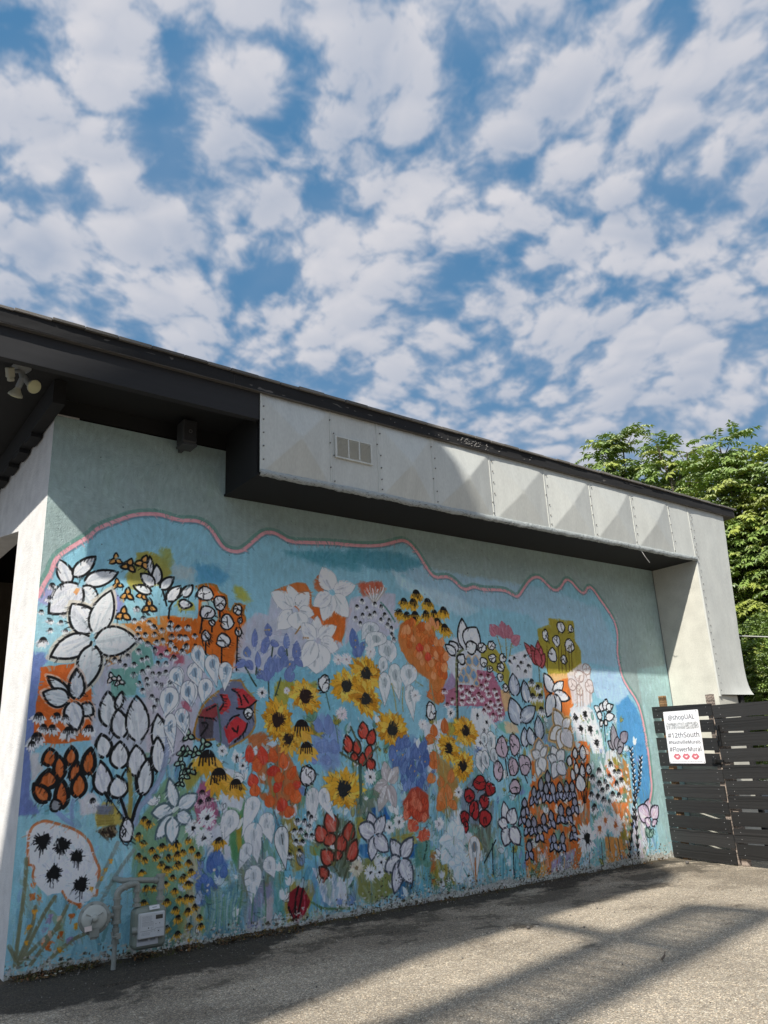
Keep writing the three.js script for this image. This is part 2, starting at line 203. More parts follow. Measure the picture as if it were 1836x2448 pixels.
  function calla(c, inner, ol, list) {
    for (const [x, y, rx, ry, tx, ty] of list) {
      const path = (f) => { k.beginPath(); const cx = X(x), cy = Y(y), a = rx * S * f, b = ry * S * f; k.moveTo(X(tx), Y(ty)); k.bezierCurveTo(mix(X(tx), cx, 0.5) - a * 0.4, mix(Y(ty), cy, 0.45), cx - a * 1.25, cy + b * 0.7, cx - a, cy - b * 0.15); k.bezierCurveTo(cx - a * 0.8, cy - b * 1.1, cx + a * 0.7, cy - b * 1.25, cx + a, cy - b * 0.2); k.bezierCurveTo(cx + a * 1.15, cy + b * 0.8, mix(X(tx), cx, 0.5) + a * 0.5, mix(Y(ty), cy, 0.45), X(tx), Y(ty)); };
      path(1); k.fillStyle = rgba(vary(c, 6)); k.fill(); k.save(); k.clip();
      for (let i = 0; i < 9; i++) { k.strokeStyle = rgba(i % 2 ? [246, 247, 248] : vary(inner, 10), 0.3); k.lineWidth = 2 + R() * 3; k.beginPath(); k.moveTo(X(x + (R() - 0.5) * rx * 1.6), Y(y + ry * (R() * 1.4 - 0.5))); k.lineTo(X(tx + (R() - 0.5) * rx), Y(mix(y, ty, 0.5 + R() * 0.5))); k.stroke(); }
      k.restore();
      k.beginPath(); k.ellipse(X(x), Y(y - ry * 0.05), rx * 0.42 * S, ry * 0.5 * S, 0.2, 0, 6.3); k.fillStyle = rgba(hex(inner), 0.75); k.fill();
      k.strokeStyle = rgba(hex(ol), 0.7); k.lineWidth = 2; k.beginPath(); k.moveTo(X(x), Y(y + ry * 0.25)); k.lineTo(X(x + (tx - x) * 0.12 + 1), Y(y - ry * 0.55)); k.stroke();
      path(1); k.strokeStyle = rgba(hex(ol), 0.75); k.lineWidth = 1.3; k.stroke();
    }
  }
  function tref(c, ol, list) { for (const [x, y, r] of list) { const p = R() * 0.8 - 0.4; petals(c, 'a8824a', ol, Math.max(0.8, r * 0.2), '', [0, 1, 2].map((i) => { const t = Math.PI / 2 + p + i * 2.15; return [x, y, x + Math.cos(t) * r, y + Math.sin(t) * r, r * 0.62]; })); } }
  function splat(c, list) { for (const [x, y, r] of list) { blob(x, y, r, r * 1.05, 0.3); k.fillStyle = rgba(hex(c)); k.fill(); for (let i = 0; i < 22; i++) { const t = R() * 6.28, l = r * (1.05 + R() * 0.5); k.strokeStyle = rgba(hex(c), 0.9); k.lineWidth = 0.8 + R() * 1.8; k.beginPath(); k.moveTo(X(x + Math.cos(t) * r * 0.6), Y(y + Math.sin(t) * r * 0.6)); k.lineTo(X(x + Math.cos(t) * l), Y(y + Math.sin(t) * l)); k.stroke(); } for (let i = 0; i < 3; i++) { const dx = (R() - 0.5) * r; k.lineWidth = 1.2; k.beginPath(); k.moveTo(X(x + dx), Y(y - r * 0.6)); k.lineTo(X(x + dx), Y(y - r * (1.5 + R() * 1.2))); k.stroke(); } } }
  function dabs(c, list) { for (const [x, y, r] of list) for (let i = 0; i < 6; i++) { k.strokeStyle = rgba(vary(c, 22), 0.85); k.lineWidth = r * S * (0.35 + R() * 0.4); const t = 0.8 + R() * 1.2; k.beginPath(); k.moveTo(X(x + (R() - 0.5) * r), Y(y + (R() - 0.5) * r)); k.lineTo(X(x + (R() - 0.5) * r + Math.cos(t) * r * 0.8), Y(y + Math.sin(t) * r * 0.8)); k.stroke(); } }

  // plain wall colour round the picture
  k.fillStyle = '#9fb0ae'; k.fillRect(0, 0, 2048, HH);
  for (let i = 0; i < 900; i++) { k.strokeStyle = rgba(vary('9fb0ae', 9), 0.3); k.lineWidth = 6 + R() * 22; const x = R() * 2048, y = R() * HH; k.beginPath(); k.moveTo(x, y); k.lineTo(x + (R() - 0.5) * 60, y + (R() - 0.5) * 90); k.stroke(); }
  const undergrowth = (n, al, y1, lo, hi) => { const cols = ['6f9fb4', '8fc3d2', '5f8f86', 'a39f55', 'cfd0d8', '7f8fc0', '76a07c', 'b9c9cf', '4f7f98', 'a8c8c4', '8d8a62']; for (let i = 0; i < n; i++) { const x = 4 + R() * 925, y = R() * y1 * (0.55 + 0.45 * noise(x * 0.012, 2) + 0.2), l = lo + R() * hi, c = cols[((noise(x * 0.015, y * 0.02) * 0.5 + 0.5) * 14 + R() * 5 | 0) % cols.length]; k.strokeStyle = rgba(vary(c, 18), al * (0.5 + R() * 0.5)); k.lineWidth = 1.5 + R() * R() * 13; k.beginPath(); k.moveTo(X(x), Y(y)); k.quadraticCurveTo(X(x + (R() - 0.5) * l * 0.5), Y(y + l * 0.5), X(x + (R() - 0.5) * l * 0.8), Y(y + l)); k.stroke(); } };
  // half-hidden blooms, leaves and stems that fill the gaps of the garden
  const filler = (n) => { const cols = ['eef0f2', 'e6eaee', 'c9dbe4', '9fc0d6', '7f95c2', '86b0a4', 'a59c4e', 'c9d6de', '6f9a86', 'dfe3e8', 'b7cfd8']; for (let i = 0; i < n; i++) { const x = 120 + Math.pow(R(), 0.8) * 790, y = 6 + R() * (150 + 90 * sst(0, 300, x) * (0.6 + 0.4 * noise(x * 0.01, 4))), c = cols[((noise(x * 0.02 + 7, y * 0.025) * 0.5 + 0.5) * 13 + R() * 4 | 0) % cols.length], m = 1 + R() * 4 | 0, t0 = Math.PI / 2 + (R() - 0.5) * 1.6, l = 4 + R() * 10; k.strokeStyle = rgba(vary(R() < 0.5 ? '5f7f72' : '8c9a7a', 18), 0.6); k.lineWidth = 1 + R() * 2.5; k.beginPath(); k.moveTo(X(x), Y(y)); k.quadraticCurveTo(X(x + (R() - 0.5) * 5), Y(y - l), X(x + (R() - 0.5) * 8), Y(y - l * (1.4 + R()))); k.stroke(); for (let q = 0; q < m; q++) { const t = t0 + (q - (m - 1) / 2) * 0.6; petalPath(x, y, x + Math.cos(t) * l, y + Math.sin(t) * l, l * (0.3 + R() * 0.25)); k.fillStyle = rgba(vary(c, 14), 0.55 + R() * 0.4); k.fill(); if (R() < 0.35) { k.strokeStyle = 'rgba(40,48,54,.5)'; k.lineWidth = 0.8 + R(); k.stroke(); } } } };
  const edge=[0,332,4,344,10,356,12,368,17,376,30,387,46,400,51,408,74,421,89,429,107,433,120,434,141,430,156,433,169,432,180,425,187,414,196,404,211,402,221,406,234,419,247,431,259,433,270,430,282,424,313,427,347,431,386,432,422,437,442,444,459,450,470,448,484,437,495,422,499,417,508,406,517,403,534,407,547,404,561,393,572,391,586,398,602,394,645,398,661,394,675,388,691,405,709,422,729,427,747,413,762,406,778,415,790,429,803,427,817,414,831,407,845,423,857,418,871,402,881,392,898,374,905,355,902,335,896,316,898,290,903,272,918,255,932,239,939,215,942,179,941,138,938,113,939,111,933,96,927,86];
  patch('96c4d3',1,0,[...edge,985,0,0,0,0,200]);
  patch('a6c4d6',0.8,14,[435,416,753,406,862,387,892,331,890,294,788,301,694,365,512,375]);
  patch('5f9fb4',0.7,14,[375,426,461,431,493,421,463,407,420,404,383,409]);
  patch('c3d8e0',0.6,14,[436,408,478,389,540,382,594,364,559,352,497,370,450,385]);
  patch('64a3c2',0.75,14,[161,383,188,382,201,370,187,360,167,363]);
  patch('5d9cae',0.6,18,[274,411,387,425,386,400,323,402]);
  patch('b5b04e',0.7,9,[208,362,218,361,230,347,221,345,210,351]);
  patch('b9c3c2',0.5,14,[134,380,163,376,156,362,137,363]);
  patch('a9a152',0.95,5,[95,387,112,390,129,380,134,369,122,356,97,347,88,351,85,362,96,379]);
  patch('9c9f5c',0.7,12,[120,396,131,396,136,381,126,377]);
  patch('97c6d6',0.9,5,[22,370,48,397,66,379,77,366,58,342,29,337]);
  patch('8fb8c9',0.6,14,[482,262,612,284,591,116,471,116]);
  undergrowth(2600, .5, 230, 8, 26);
  patch('a4a6c9',1,4,[1,342,14,340,21,330,10,322,0,328]);
  patch('a4cdd6',1,5,[1,321,25,327,34,303,28,291,16,278,1,279,0,305]);
  patch('7f8fc4',1,4,[0,278,15,275,13,269,8,264,6,226,8,195,-1,187,-3,196,-2,240]);
  patch('9a96c8',1,5,[61,340,74,344,83,330,74,318,65,312,62,324]);
  patch('7b88bd',1,4,[-4,198,5,190,9,146,18,133,-2,132,-4,95,-4,109]);
  patch('9fced8',1,4,[-3,130,53,131,69,127,92,102,107,94,105,5,80,-1,0,9,-3,53,-3,102]);
  patch('d0cbcd',1,3,[5,185,17,185,19,161,10,159]);
  patch('d4cfd2',1,3,[52,146,63,149,71,140,71,130,55,128]);
  patch('d8743a',1,1,[8,264,39,268,48,264,57,244,61,196,33,193,7,194,7,227]);
  patch('c3c1cd',1,3,[68,269,95,295,97,267,75,263,77,236,117,236,120,183,60,185,58,244]);
  patch('86b4aa',1,1,[95,291,114,292,119,268,104,262,100,239,77,236,75,264,96,267]);
  patch('c8c2ca',1,3,[104,262,119,269,140,277,161,281,164,182,116,183,113,236]);
  patch('dd9048',1,2,[68,308,90,311,118,320,160,325,161,286,125,289,102,295,78,298]);
  patch('dd9048',1,2,[69,276,79,281,84,273,71,267]);
  patch('a8d2dc',1,2,[85,333,116,338,118,320,92,317]);
  patch('c07487',1,2,[118,289,131,290,151,280,148,270,138,270,134,278,120,280]);
  patch('d97a34',1,1,[131,321,166,321,167,352,163,357,174,362,188,361,190,353,201,351,201,333,206,332,210,343,224,341,220,332,226,323,220,293,211,270,208,265,193,257,186,277,172,289,155,283,133,281]);
  stroke('a8793f',0.9,2.2,[163,357,174,362,188,361,190,353,201,351,201,333,206,332,210,343,224,341,220,332,226,323,220,293,211,270]);
  patch('a9d3dc',1,2,[143,327,164,326,165,322,142,322]);
  patch('a9d3dc',1,2,[170,340,187,344,190,323,188,320,171,322]);
  patch('b9ad55',1,3,[141,340,160,339,163,331,144,329]);
  patch('c4c1cf',1,4,[220,317,239,334,253,330,258,355,279,363,297,350,313,344,329,330,357,303,342,291,301,281,257,264,208,265,213,288]);
  patch('c3c0cd',1,3,[133,275,153,282,172,266,186,254,189,242,171,232,164,197,148,174,137,170,125,182,119,262]);
  patch('b9707f',1,3,[139,283,150,281,152,272,141,273]);
  patch('b9707f',1,3,[150,232,158,234,162,223,153,224]);
  patch('cf7a3f',1,2,[262,362,291,374,304,374,312,363,312,344,298,339,281,349,258,356]);
  patch('c9764a',1,3,[316,379,328,391,332,375,327,363,317,370]);
  patch('d86f2c',1,2,[313,346,335,350,373,349,354,306,341,308,338,325,323,325,310,334]);
  patch('88bccd',1,3,[219,264,237,262,247,234,240,215,257,195,234,186,223,193,237,233,214,257]);
  patch('88bccd',0.95,4,[214,262,257,264,301,281,345,291,382,301,376,174,317,156,229,159,235,203,243,228]);
  patch('aaa54c',1,5,[262,255,280,259,288,254,272,224,260,235]);
  patch('a7a04b',0.9,5,[310,254,318,257,312,208,303,212]);
  patch('8d9cc8',0.5,9,[312,215,326,220,350,201,346,162,329,155,310,176]);
  patch('7d8298',1,1,[203,255,219,258,222,249,238,235,235,224,238,208,228,195,206,185,188,194,169,192,164,201,173,230,192,244]);
  stroke('b38a45',0.9,2.2,[203,255,219,258,222,249,238,235,235,224,238,208,228,195,206,185]);
  stroke('b38a45',0.9,2.4,[188,194,169,192,164,201,173,230,192,244]);
  patch('a89f52',1,4,[155,159,173,186,177,161,160,144]);
  patch('84a384',1,4,[106,109,137,157,159,144,178,111,173,80,186,53,186,14,168,5,105,5,112,25,107,74]);
  patch('c3bda5',0.8,7,[164,84,176,81,178,54,175,10,160,8,163,55]);
  patch('5f8a85',0.8,6,[138,40,150,44,155,7,142,3,109,4,110,16,137,12]);
  patch('b06383',1,3,[175,153,186,146,199,110,186,104,172,112,167,134]);
  patch('d6d6dc',1,4,[198,140,225,136,223,116,217,100,211,78,200,72,183,81,184,102,199,118]);
  patch('d8d7dd',1,4,[199,165,222,158,216,149,205,151]);
  patch('5f9464',1,5,[205,125,220,119,225,131,230,126,223,92,217,66,211,76,208,93]);
  patch('b09c47',0.9,4,[214,107,220,117,221,87,217,80]);
  patch('86928f',1,6,[217,75,247,75,260,46,255,5,227,6,220,39]);
  patch('9c9ab4',0.8,7,[238,45,256,47,254,5,229,6,229,26]);
  patch('c9bfc2',0.8,5,[250,31,259,37,258,6,241,6,242,20]);
  patch('6a93a2',1,8,[184,38,212,52,224,6,199,3,183,3]);
  patch('5f7fb4',1,4,[185,82,193,87,200,79,206,69,198,54,186,38,173,36,171,55,181,67]);
  patch('7fb9cc',1,4,[262,108,300,119,316,78,309,53,321,21,279,2,258,6,262,58]);
  patch('6aa59e',0.9,5,[260,59,271,60,272,4,260,5]);
  patch('ab9a4e',1,4,[274,35,283,46,305,44,310,33,305,23,298,8,276,6,272,21]);
  patch('ab924a',1,4,[268,109,285,109,296,85,296,57,282,55,277,87]);
  patch('8cc4d8',1,3,[222,168,237,132,243,130,243,148,237,161,228,175]);
  patch('c07547',1,3,[228,196,246,201,277,179,294,148,294,130,284,109,268,113,256,124,243,133,243,151,234,167]);
  patch('8cc4d8',1,2,[243,147,253,144,253,137,244,138]);
  patch('8cc4d8',1,2,[251,167,261,170,259,162,252,162]);
  patch('6f7a63',1,5,[308,82,327,109,364,98,370,79,355,41,341,45,328,56]);
  patch('d8dade',1,1,[307,56,330,51,348,39,361,24,362,10,335,12,321,21,315,38]);
  patch('a59a4b',1,3,[366,103,384,103,385,83,369,81]);
  patch('c6c3cf',1,4,[371,362,405,370,424,374,442,373,440,350,447,332,423,315,398,331,380,321,360,303,362,332]);
  patch('c7664c',0.85,8,[384,383,420,388,425,379,415,372,389,367]);
  patch('cc7b3f',1,3,[447,332,459,340,486,331,505,342,507,320,524,302,524,282,520,262,505,231,490,239,492,264,473,273,459,284,448,299,443,313]);
  patch('a3b2b6',1,4,[501,313,513,317,511,292,501,292]);
  patch('d5d4da',1,4,[524,296,539,322,586,314,593,282,577,257,541,258,530,274]);
  patch('a88fae',1,4,[515,253,532,274,541,258,538,230,518,232]);
  patch('ada047',1,2,[588,315,615,313,631,297,643,277,636,258,617,277,591,286]);
  patch('b3768b',1,1,[579,279,610,277,616,264,623,253,626,218,604,207,584,223,585,230,538,230,518,232,519,248,545,258,577,257]);
  patch('d9d8dd',0.9,4,[648,301,684,312,678,274,654,270]);
  patch('dab183',1,4,[621,251,635,256,648,229,626,223]);
  patch('dddde2',1,4,[563,227,584,227,604,207,602,189,582,168,561,176,559,213]);
  patch('7fb8a8',1,4,[604,204,624,208,629,188,603,167,585,144,578,153]);
  patch('ddc9a9',1,4,[622,209,643,208,650,194,625,194]);
  patch('d9d7dd',0.95,3,[478,208,520,214,505,188,498,148,479,149,478,180]);
  patch('ab9f4a',0.9,5,[519,208,540,211,534,193,518,193]);
  patch('6f89bb',0.35,9,[422,180,437,192,460,193,478,182,479,149,424,151,418,165]);
  patch('6f89bb',0.35,9,[421,171,437,184,479,180,479,123,436,126,435,153]);
  patch('96d0d6',1,3,[401,192,417,187,419,165,403,163]);
  patch('7e8a78',1,5,[369,126,400,136,404,116,392,106,383,102,368,106]);
  patch('2f68a8',1,4,[390,112,409,113,417,97,407,98,396,95]);
  patch('2f68a8',1,4,[443,69,458,70,453,53,444,52]);
  patch('3f78ad',1,4,[367,73,387,74,384,58,376,60]);
  patch('ab9f4a',1,3,[367,103,385,104,383,94,368,86]);
  patch('a59b4d',1,4,[423,78,451,80,457,68,436,66]);
  patch('a59b4d',0.8,6,[439,116,454,113,453,99,438,103]);
  patch('8f9052',0.9,6,[368,59,418,54,419,19,382,11,366,23]);
  patch('3a6f95',0.8,6,[416,29,447,28,443,13,422,11]);
  patch('74b4c4',1,4,[465,67,478,68,473,10,453,10,466,42]);
  patch('5b8f82',0.8,6,[453,63,471,80,478,74,467,46,452,42]);
  patch('ab9c45',1,4,[477,58,508,44,520,17,477,14,476,48]);
  patch('b9713f',0.8,6,[476,53,484,55,481,24,475,22]);
  patch('b58f4d',0.9,6,[496,169,526,149,530,116,512,92,494,105]);
  patch('d8d9de',1,4,[513,98,533,102,534,76,550,70,551,43,539,15,516,15,503,37,503,72]);
  patch('84909f',1,4,[533,122,560,140,596,130,588,98,584,79,558,76,531,88]);
  patch('6f7466',0.9,6,[547,82,582,79,573,41,555,48]);
  patch('84b9cc',1,4,[593,191,663,170,653,103,590,92,590,151]);
  patch('d0cdd6',1,3,[603,127,613,123,625,99,602,86,612,54,605,11,592,13,595,84]);
  patch('5f9fac',1,5,[621,67,643,98,646,59,639,7,607,10]);
  patch('9fccd8',0.9,5,[593,208,666,173,664,103,581,108]);
  patch('ab9a3a',1,3,[711,343,739,352,738,362,762,362,797,361,794,330,805,316,803,292,795,278,726,274,717,298,711,322]);
  patch('d8d8de',1,4,[644,299,671,306,692,297,688,270,656,269,645,276]);
  patch('a79a48',1,3,[679,265,709,264,705,208,680,235]);
  patch('e6bb85',1,5,[714,277,768,279,776,263,713,261]);
  patch('df7f3e',1,3,[711,262,767,272,776,250,773,232,757,215,766,194,764,180,747,221,712,237]);
  patch('e2d8d6',1,4,[768,279,804,296,822,288,818,238,797,229,771,236]);
  patch('94a9ad',1,5,[705,208,726,217,743,196,729,171,703,183,686,184]);
  patch('d97a3a',1,2,[670,157,697,141,711,128,744,142,763,179,793,180,796,156,784,94,664,101]);
  patch('d6d9df',1,2,[764,227,793,238,818,224,830,189,832,160,807,158,800,178,772,182,768,204]);
  patch('8fb0aa',1,4,[794,161,832,160,829,142,801,112,789,121]);
  patch('d5d2d4',1,4,[836,162,857,168,869,145,834,142,818,119]);
  patch('da8152',1,4,[829,142,868,144,877,116,859,100,835,118]);
  patch('c08a50',1,3,[874,154,885,140,884,87,862,89]);
  patch('5f9bc8',1,9,[877,235,907,248,926,228,940,193,939,131,925,85,887,87,893,150,869,185]);
  patch('b4cfe6',0.85,9,[825,288,897,286,917,253,877,235,833,245,823,263]);
  patch('d97436',1,2,[663,126,740,123,800,176,778,64,740,9,715,9,637,7,641,83,655,103]);
  patch('e0a04a',1,4,[644,25,679,21,677,4,639,7]);
  patch('a39fc4',0.9,4,[689,23,709,30,739,35,733,16,710,9,687,9]);
  patch('db7f44',1,3,[829,92,872,96,874,56,853,2,832,7,848,65]);
  patch('8fc0bf',1,4,[785,76,807,79,808,33,799,0,770,0,766,18]);
  patch('dd964f',1,4,[808,45,856,38,851,7,805,5]);
  patch('6f9a90',1,3,[853,100,873,101,870,89,845,89]);
  patch('d2c8d4',1,3,[857,-5,883,80,907,60,906,21,886,0]);
  patch('7fbcc6',1,4,[598,106,590,13,637,7,641,83,639,104,665,120,650,127]);
  patch('7ea0a4',0.5,6,[475,17,639,9,637,-1,474,4]);
  undergrowth(900, .4, 120, 8, 22);
  filler(640);
  patch('a9c4c6',.8,9,[945,290,1029,300,1029,0,940,0,930,90,944,150]);  // paler patch paints the sunlit tone of the lower right wall end
  tref('e3ac66','1a1a18',[[73,377,7.5],[87,372,8.8],[102,377,9.5],[76,351,6.7],[87,341,8.0],[103,342,6.8],[111,330,9.3],[84,320,9.0]]);
  tref('d8d8dc','1a1a18',[[76,255,6.3],[84,252,6.3]]);
  stroke('8fb9c4',0.8,3.2,[121,349,122,313]);
  stroke('1a1a1a',1,2.0,[133,319,132,334,146,345]);
  stroke('1a1a1a',1,2.0,[125,349,130,333]);
  petals('dfe1e4','9aa3ab','1c1c1c',2.0,'',[[118,356,117,377,11],[115,354,100,365,11],[112,346,93,351,9],[123,351,137,365,10],[111,366,109,385,6]]);
  petals('e4e5e8','9aa3ab','171717',2.0,'',[[131,339,145,356,12],[148,345,159,358,10],[144,337,159,336,9]]);
  petals('e0e2e5','9aa3ab','17181a',2.0,'',[[28,348,16,371,14],[32,356,52,378,13],[44,350,76,364,16],[40,344,58,327,18],[39,345,11,316,26]]);
  dabs('dba070',[[35,339,4.1]]);
  petals('dadee0','9aa2a8','151618',2.0,'d6cfc0',[[54,301,32,327,25],[56,300,70,344,20],[58,290,100,294,28],[52,293,16,274,22],[55,286,52,246,21]]);
  petals('d5dade','9aa2a8','151618',2.0,'dcc9bd',[[35,239,15,255,9],[43,235,41,263,14],[35,233,12,240,16],[48,228,60,220,13],[39,231,46,205,17]]);
  stroke('222020',1,2.0,[171,322,169,306]);
  stroke('222020',1,2.0,[176,298,176,283]);
  stroke('222020',1,2.0,[195,290,195,274]);
  stroke('222020',1,2.0,[214,305,213,267]);
  stroke('222020',1,2.0,[192,332,192,320]);
  stroke('222020',1,2.0,[183,316,183,308]);
  obud('e4e4e8','161616',2.0,1,[[174,350,9.6,7.9],[177,329,9.1,7.1],[192,341,7.3,8.2],[201,320,7.8,8.6],[214,335,5.5,6.1],[217,323,2.9,3.2],[183,318,3.7,3.4],[215,310,4.0,5.0],[176,303,5.2,5.8],[197,299,8.4,7.7]]);
  droop('e2e4e8','141416',[[96,315,2.8],[105,318,2.8],[112,314,2.8],[117,310,2.8],[101,307,2.8],[126,307,2.8],[136,309,2.9],[144,311,2.9],[155,311,2.9],[100,300,2.8],[108,301,2.8],[118,302,2.8],[103,295,2.8],[111,292,2.8],[121,294,2.8],[127,296,2.8],[137,301,2.8],[147,301,2.9],[153,300,2.9],[137,292,2.8],[154,292,2.9],[141,288,2.8],[102,284,2.7],[119,286,2.8],[132,284,2.8],[150,285,2.8],[140,279,2.8],[126,280,2.8],[71,271,2.6],[78,274,2.7],[83,272,2.7],[89,268,2.7],[98,270,2.7],[106,275,2.7],[111,277,2.7],[113,267,2.7],[123,272,2.8],[132,272,2.8],[98,260,2.7],[107,263,2.7],[118,261,2.7],[112,255,2.7],[125,261,2.7],[132,263,2.8],[104,251,2.7],[113,249,2.7],[122,251,2.7],[128,250,2.7],[136,251,2.7],[108,244,2.7],[118,238,2.7],[124,234,2.7],[121,227,2.7],[135,315,2.9],[91,278,2.7],[12,344,3.5],[11,331,3.5],[25,316,2.6],[13,309,2.6],[23,308,2.6],[14,300,2.6],[28,300,2.6],[8,289,4.5],[98,328,2.8],[4,317,2.6]]);
  droop('e2e4e8','141416',[[134,310,2.9],[143,310,2.9],[155,312,2.9],[137,301,2.8],[145,301,2.9],[152,301,2.9],[163,303,2.9],[136,294,2.8],[141,288,2.8],[149,286,2.8],[153,291,2.9],[164,292,2.9],[141,278,2.8],[137,252,2.7]]);
  droop('e2e4e8','141416',[[10,218,5.3],[26,218,4.8],[34,217,3.8],[15,208,4.2],[23,207,4.8],[38,204,5.9],[57,206,5.4],[10,199,6.2],[6,193,4.1]]);
  petals('dcdee2','a3a8ae','141414',2.0,'',[[76,209,73,242,17],[89,198,84,225,16],[83,225,87,242,7],[106,195,102,238,23],[131,184,125,220,17]]);
  petals('dcdee2','a3a8ae','141414',2.4,'',[[74,180,69,201,15],[89,169,88,194,17],[107,161,104,190,18],[129,164,126,198,14],[76,146,70,176,16],[91,142,86,162,17],[113,143,117,177,15]]);
  stroke('96a2bb',0.85,5.8,[137,198,137,169,120,139,109,132,107,117]);
  stroke('a59a5c',0.9,4.4,[98,167,102,147,101,123]);
  stroke('9aa3b6',1,4.4,[94,136,98,123,100,118]);
  stroke('121212',1,2.8,[76,147,84,135,97,120]);
  stroke('121212',1,2.8,[91,142,95,133,99,123]);
  stroke('121212',1,3.2,[113,144,107,134,104,120]);
  stroke('121212',1,2.0,[95,167,91,159]);
  stroke('121212',1,2.4,[105,161,109,145]);
  patch('c7b466',1,2,[68,128,75,138,84,137,94,122,94,119,88,117,71,117,69,122]);
  patch('8d94a6',0.9,4,[72,135,82,136,83,131,76,127,71,129]);
  stroke('6d7280',0.55,2.0,[69,135,76,133,85,134]);
  stroke('6d7280',0.55,2.0,[70,133,76,131,85,132]);
  stroke('6d7280',0.55,2.0,[71,131,76,130,85,130]);
  stroke('6d7280',0.55,2.0,[70,129,76,128,85,128]);
  stroke('8f7f45',0.55,2.0,[70,127,76,126,86,126]);
  stroke('8f7f45',0.55,2.0,[71,125,76,124,85,124]);
  stroke('8f7f45',0.55,2.0,[70,123,76,122,86,122]);
  stroke('8f7f45',0.55,2.0,[71,121,76,121,86,121]);
  stroke('8f7f45',0.55,2.0,[71,119,76,119,86,119]);
  patch('54432f',0.95,3,[72,113,79,116,89,117,87,113,90,111,87,107,81,106,76,108]);
  stroke('a3937c',0.8,2.0,[70,113,75,114,77,116]);
  stroke('3a2d20',0.8,2.0,[71,113,76,112,78,113]);
  stroke('3a2d20',0.8,2.0,[72,113,77,111,79,111]);
  stroke('a3937c',0.8,2.0,[73,113,77,114,80,108]);
  stroke('3a2d20',0.8,2.0,[74,113,78,112,80,114]);
  stroke('3a2d20',0.8,2.0,[75,114,79,110,81,112]);
  stroke('a3937c',0.8,2.0,[76,114,79,114,82,109]);
  stroke('3a2d20',0.8,2.0,[77,114,80,112,82,115]);
  stroke('3a2d20',0.8,2.0,[78,114,81,110,83,112]);
  stroke('a3937c',0.8,2.0,[80,114,81,113,84,110]);
  stroke('3a2d20',0.8,2.0,[81,114,82,112,85,107]);
  stroke('3a2d20',0.8,2.0,[82,115,83,110,86,113]);
  stroke('a3937c',0.8,2.0,[83,115,84,113,87,111]);
  stroke('3a2d20',0.8,2.0,[84,115,84,111,88,108]);
  stroke('3a2d20',0.8,2.0,[85,115,85,110,88,114]);
  stroke('a3937c',0.8,2.0,[86,115,86,113,89,111]);
  obud('e4e4e8','161616',2.0,1,[[99,111,6.6,11.4]]);
  stroke('93a8cc',0.9,4.2,[28,139,37,128,50,120]);
  stroke('8ea3c4',0.9,3.8,[48,145,45,133,50,120]);
  stroke('8fb6c6',0.9,5.0,[50,124,54,119]);
  petals('cb7440','a85f35','131211',3.0,'a5c8d4',[[24,174,22,189,12],[34,162,31,182,10],[42,174,42,190,10],[23,154,23,170,16],[46,159,48,177,10],[58,165,60,188,12],[51,145,51,166,13],[24,143,11,158,11],[37,136,35,161,11]]);
  petals('8a8d90','9aa3ab','131211',2.0,'',[[34,134,29,144,9]]);
  droop('e2e4e8','141416',[[65,140,3.8]]);
  patch('e2e3e8',1,1,[8,118,20,127,33,123,52,116,65,105,70,90,76,80,75,71,74,58,61,51,49,55,43,65,30,63,18,75,16,86,10,94]);
  stroke('c4794a',0.85,2.4,[12,90,8,118,20,127,33,123,52,116,65,105,70,90,76,80,75,71,74,58]);
  stroke('c4794a',0.8,2.0,[61,51,49,55,43,65]);
  stroke('c4794a',0.85,2.0,[12,90,18,90,16,81,18,75]);
  daisy('e6e8ec','17181a',0.05,[[23,109,14.3],[40,103,14.4],[55,93,13.3],[34,81,15.3],[59,69,14.3]]);
  splat('121214',[[23,109,5.7],[40,104,5.5],[54,93,4.8],[34,81,5.4],[59,69,5.5]]);
  stroke('8b8a6e',0.85,3.4,[8,11,9,40,11,73,10,95]);
  stroke('8b8a6e',0.85,3.4,[13,14,26,45,37,61]);
  stroke('8b8a6e',0.85,3.4,[21,10,40,34,48,52]);
  stroke('8b8a6e',0.85,3.4,[31,7,50,23,68,28]);
  stroke('93a09c',0.85,3.6,[79,52,92,76,107,93]);
  stroke('93a09c',0.85,3.8,[74,65,87,92,91,101]);
  stroke('8b8a6e',0.85,3.2,[10,12,2,27]);
  stroke('8b8a6e',0.85,3.4,[11,12,29,28,43,36]);
  stroke('8b8a6e',0.85,3.4,[9,12,20,36,21,55]);
  stroke('8b8a6e',0.85,3.4,[45,6,55,6]);
  dabs('cf7c45',[[18,63,3.2],[17,72,2.8],[24,62,3.0],[44,29,3.2],[35,23,3.1],[53,42,3.2],[59,50,3.0],[29,25,2.7],[34,20,2.5]]);
  dabs('e0a648',[[69,63,2.4],[17,38,3.4],[20,50,2.9],[44,17,2.9],[57,34,3.0],[85,85,2.5],[81,78,2.2],[78,71,2.2],[16,27,2.2]]);
  dabs('a49bb8',[[33,41,3.4],[52,23,3.4],[30,35,2.7],[35,45,2.5]]);
  dabs('d9bfa8',[[42,42,3.0],[30,27,2.5],[35,32,2.5]]);
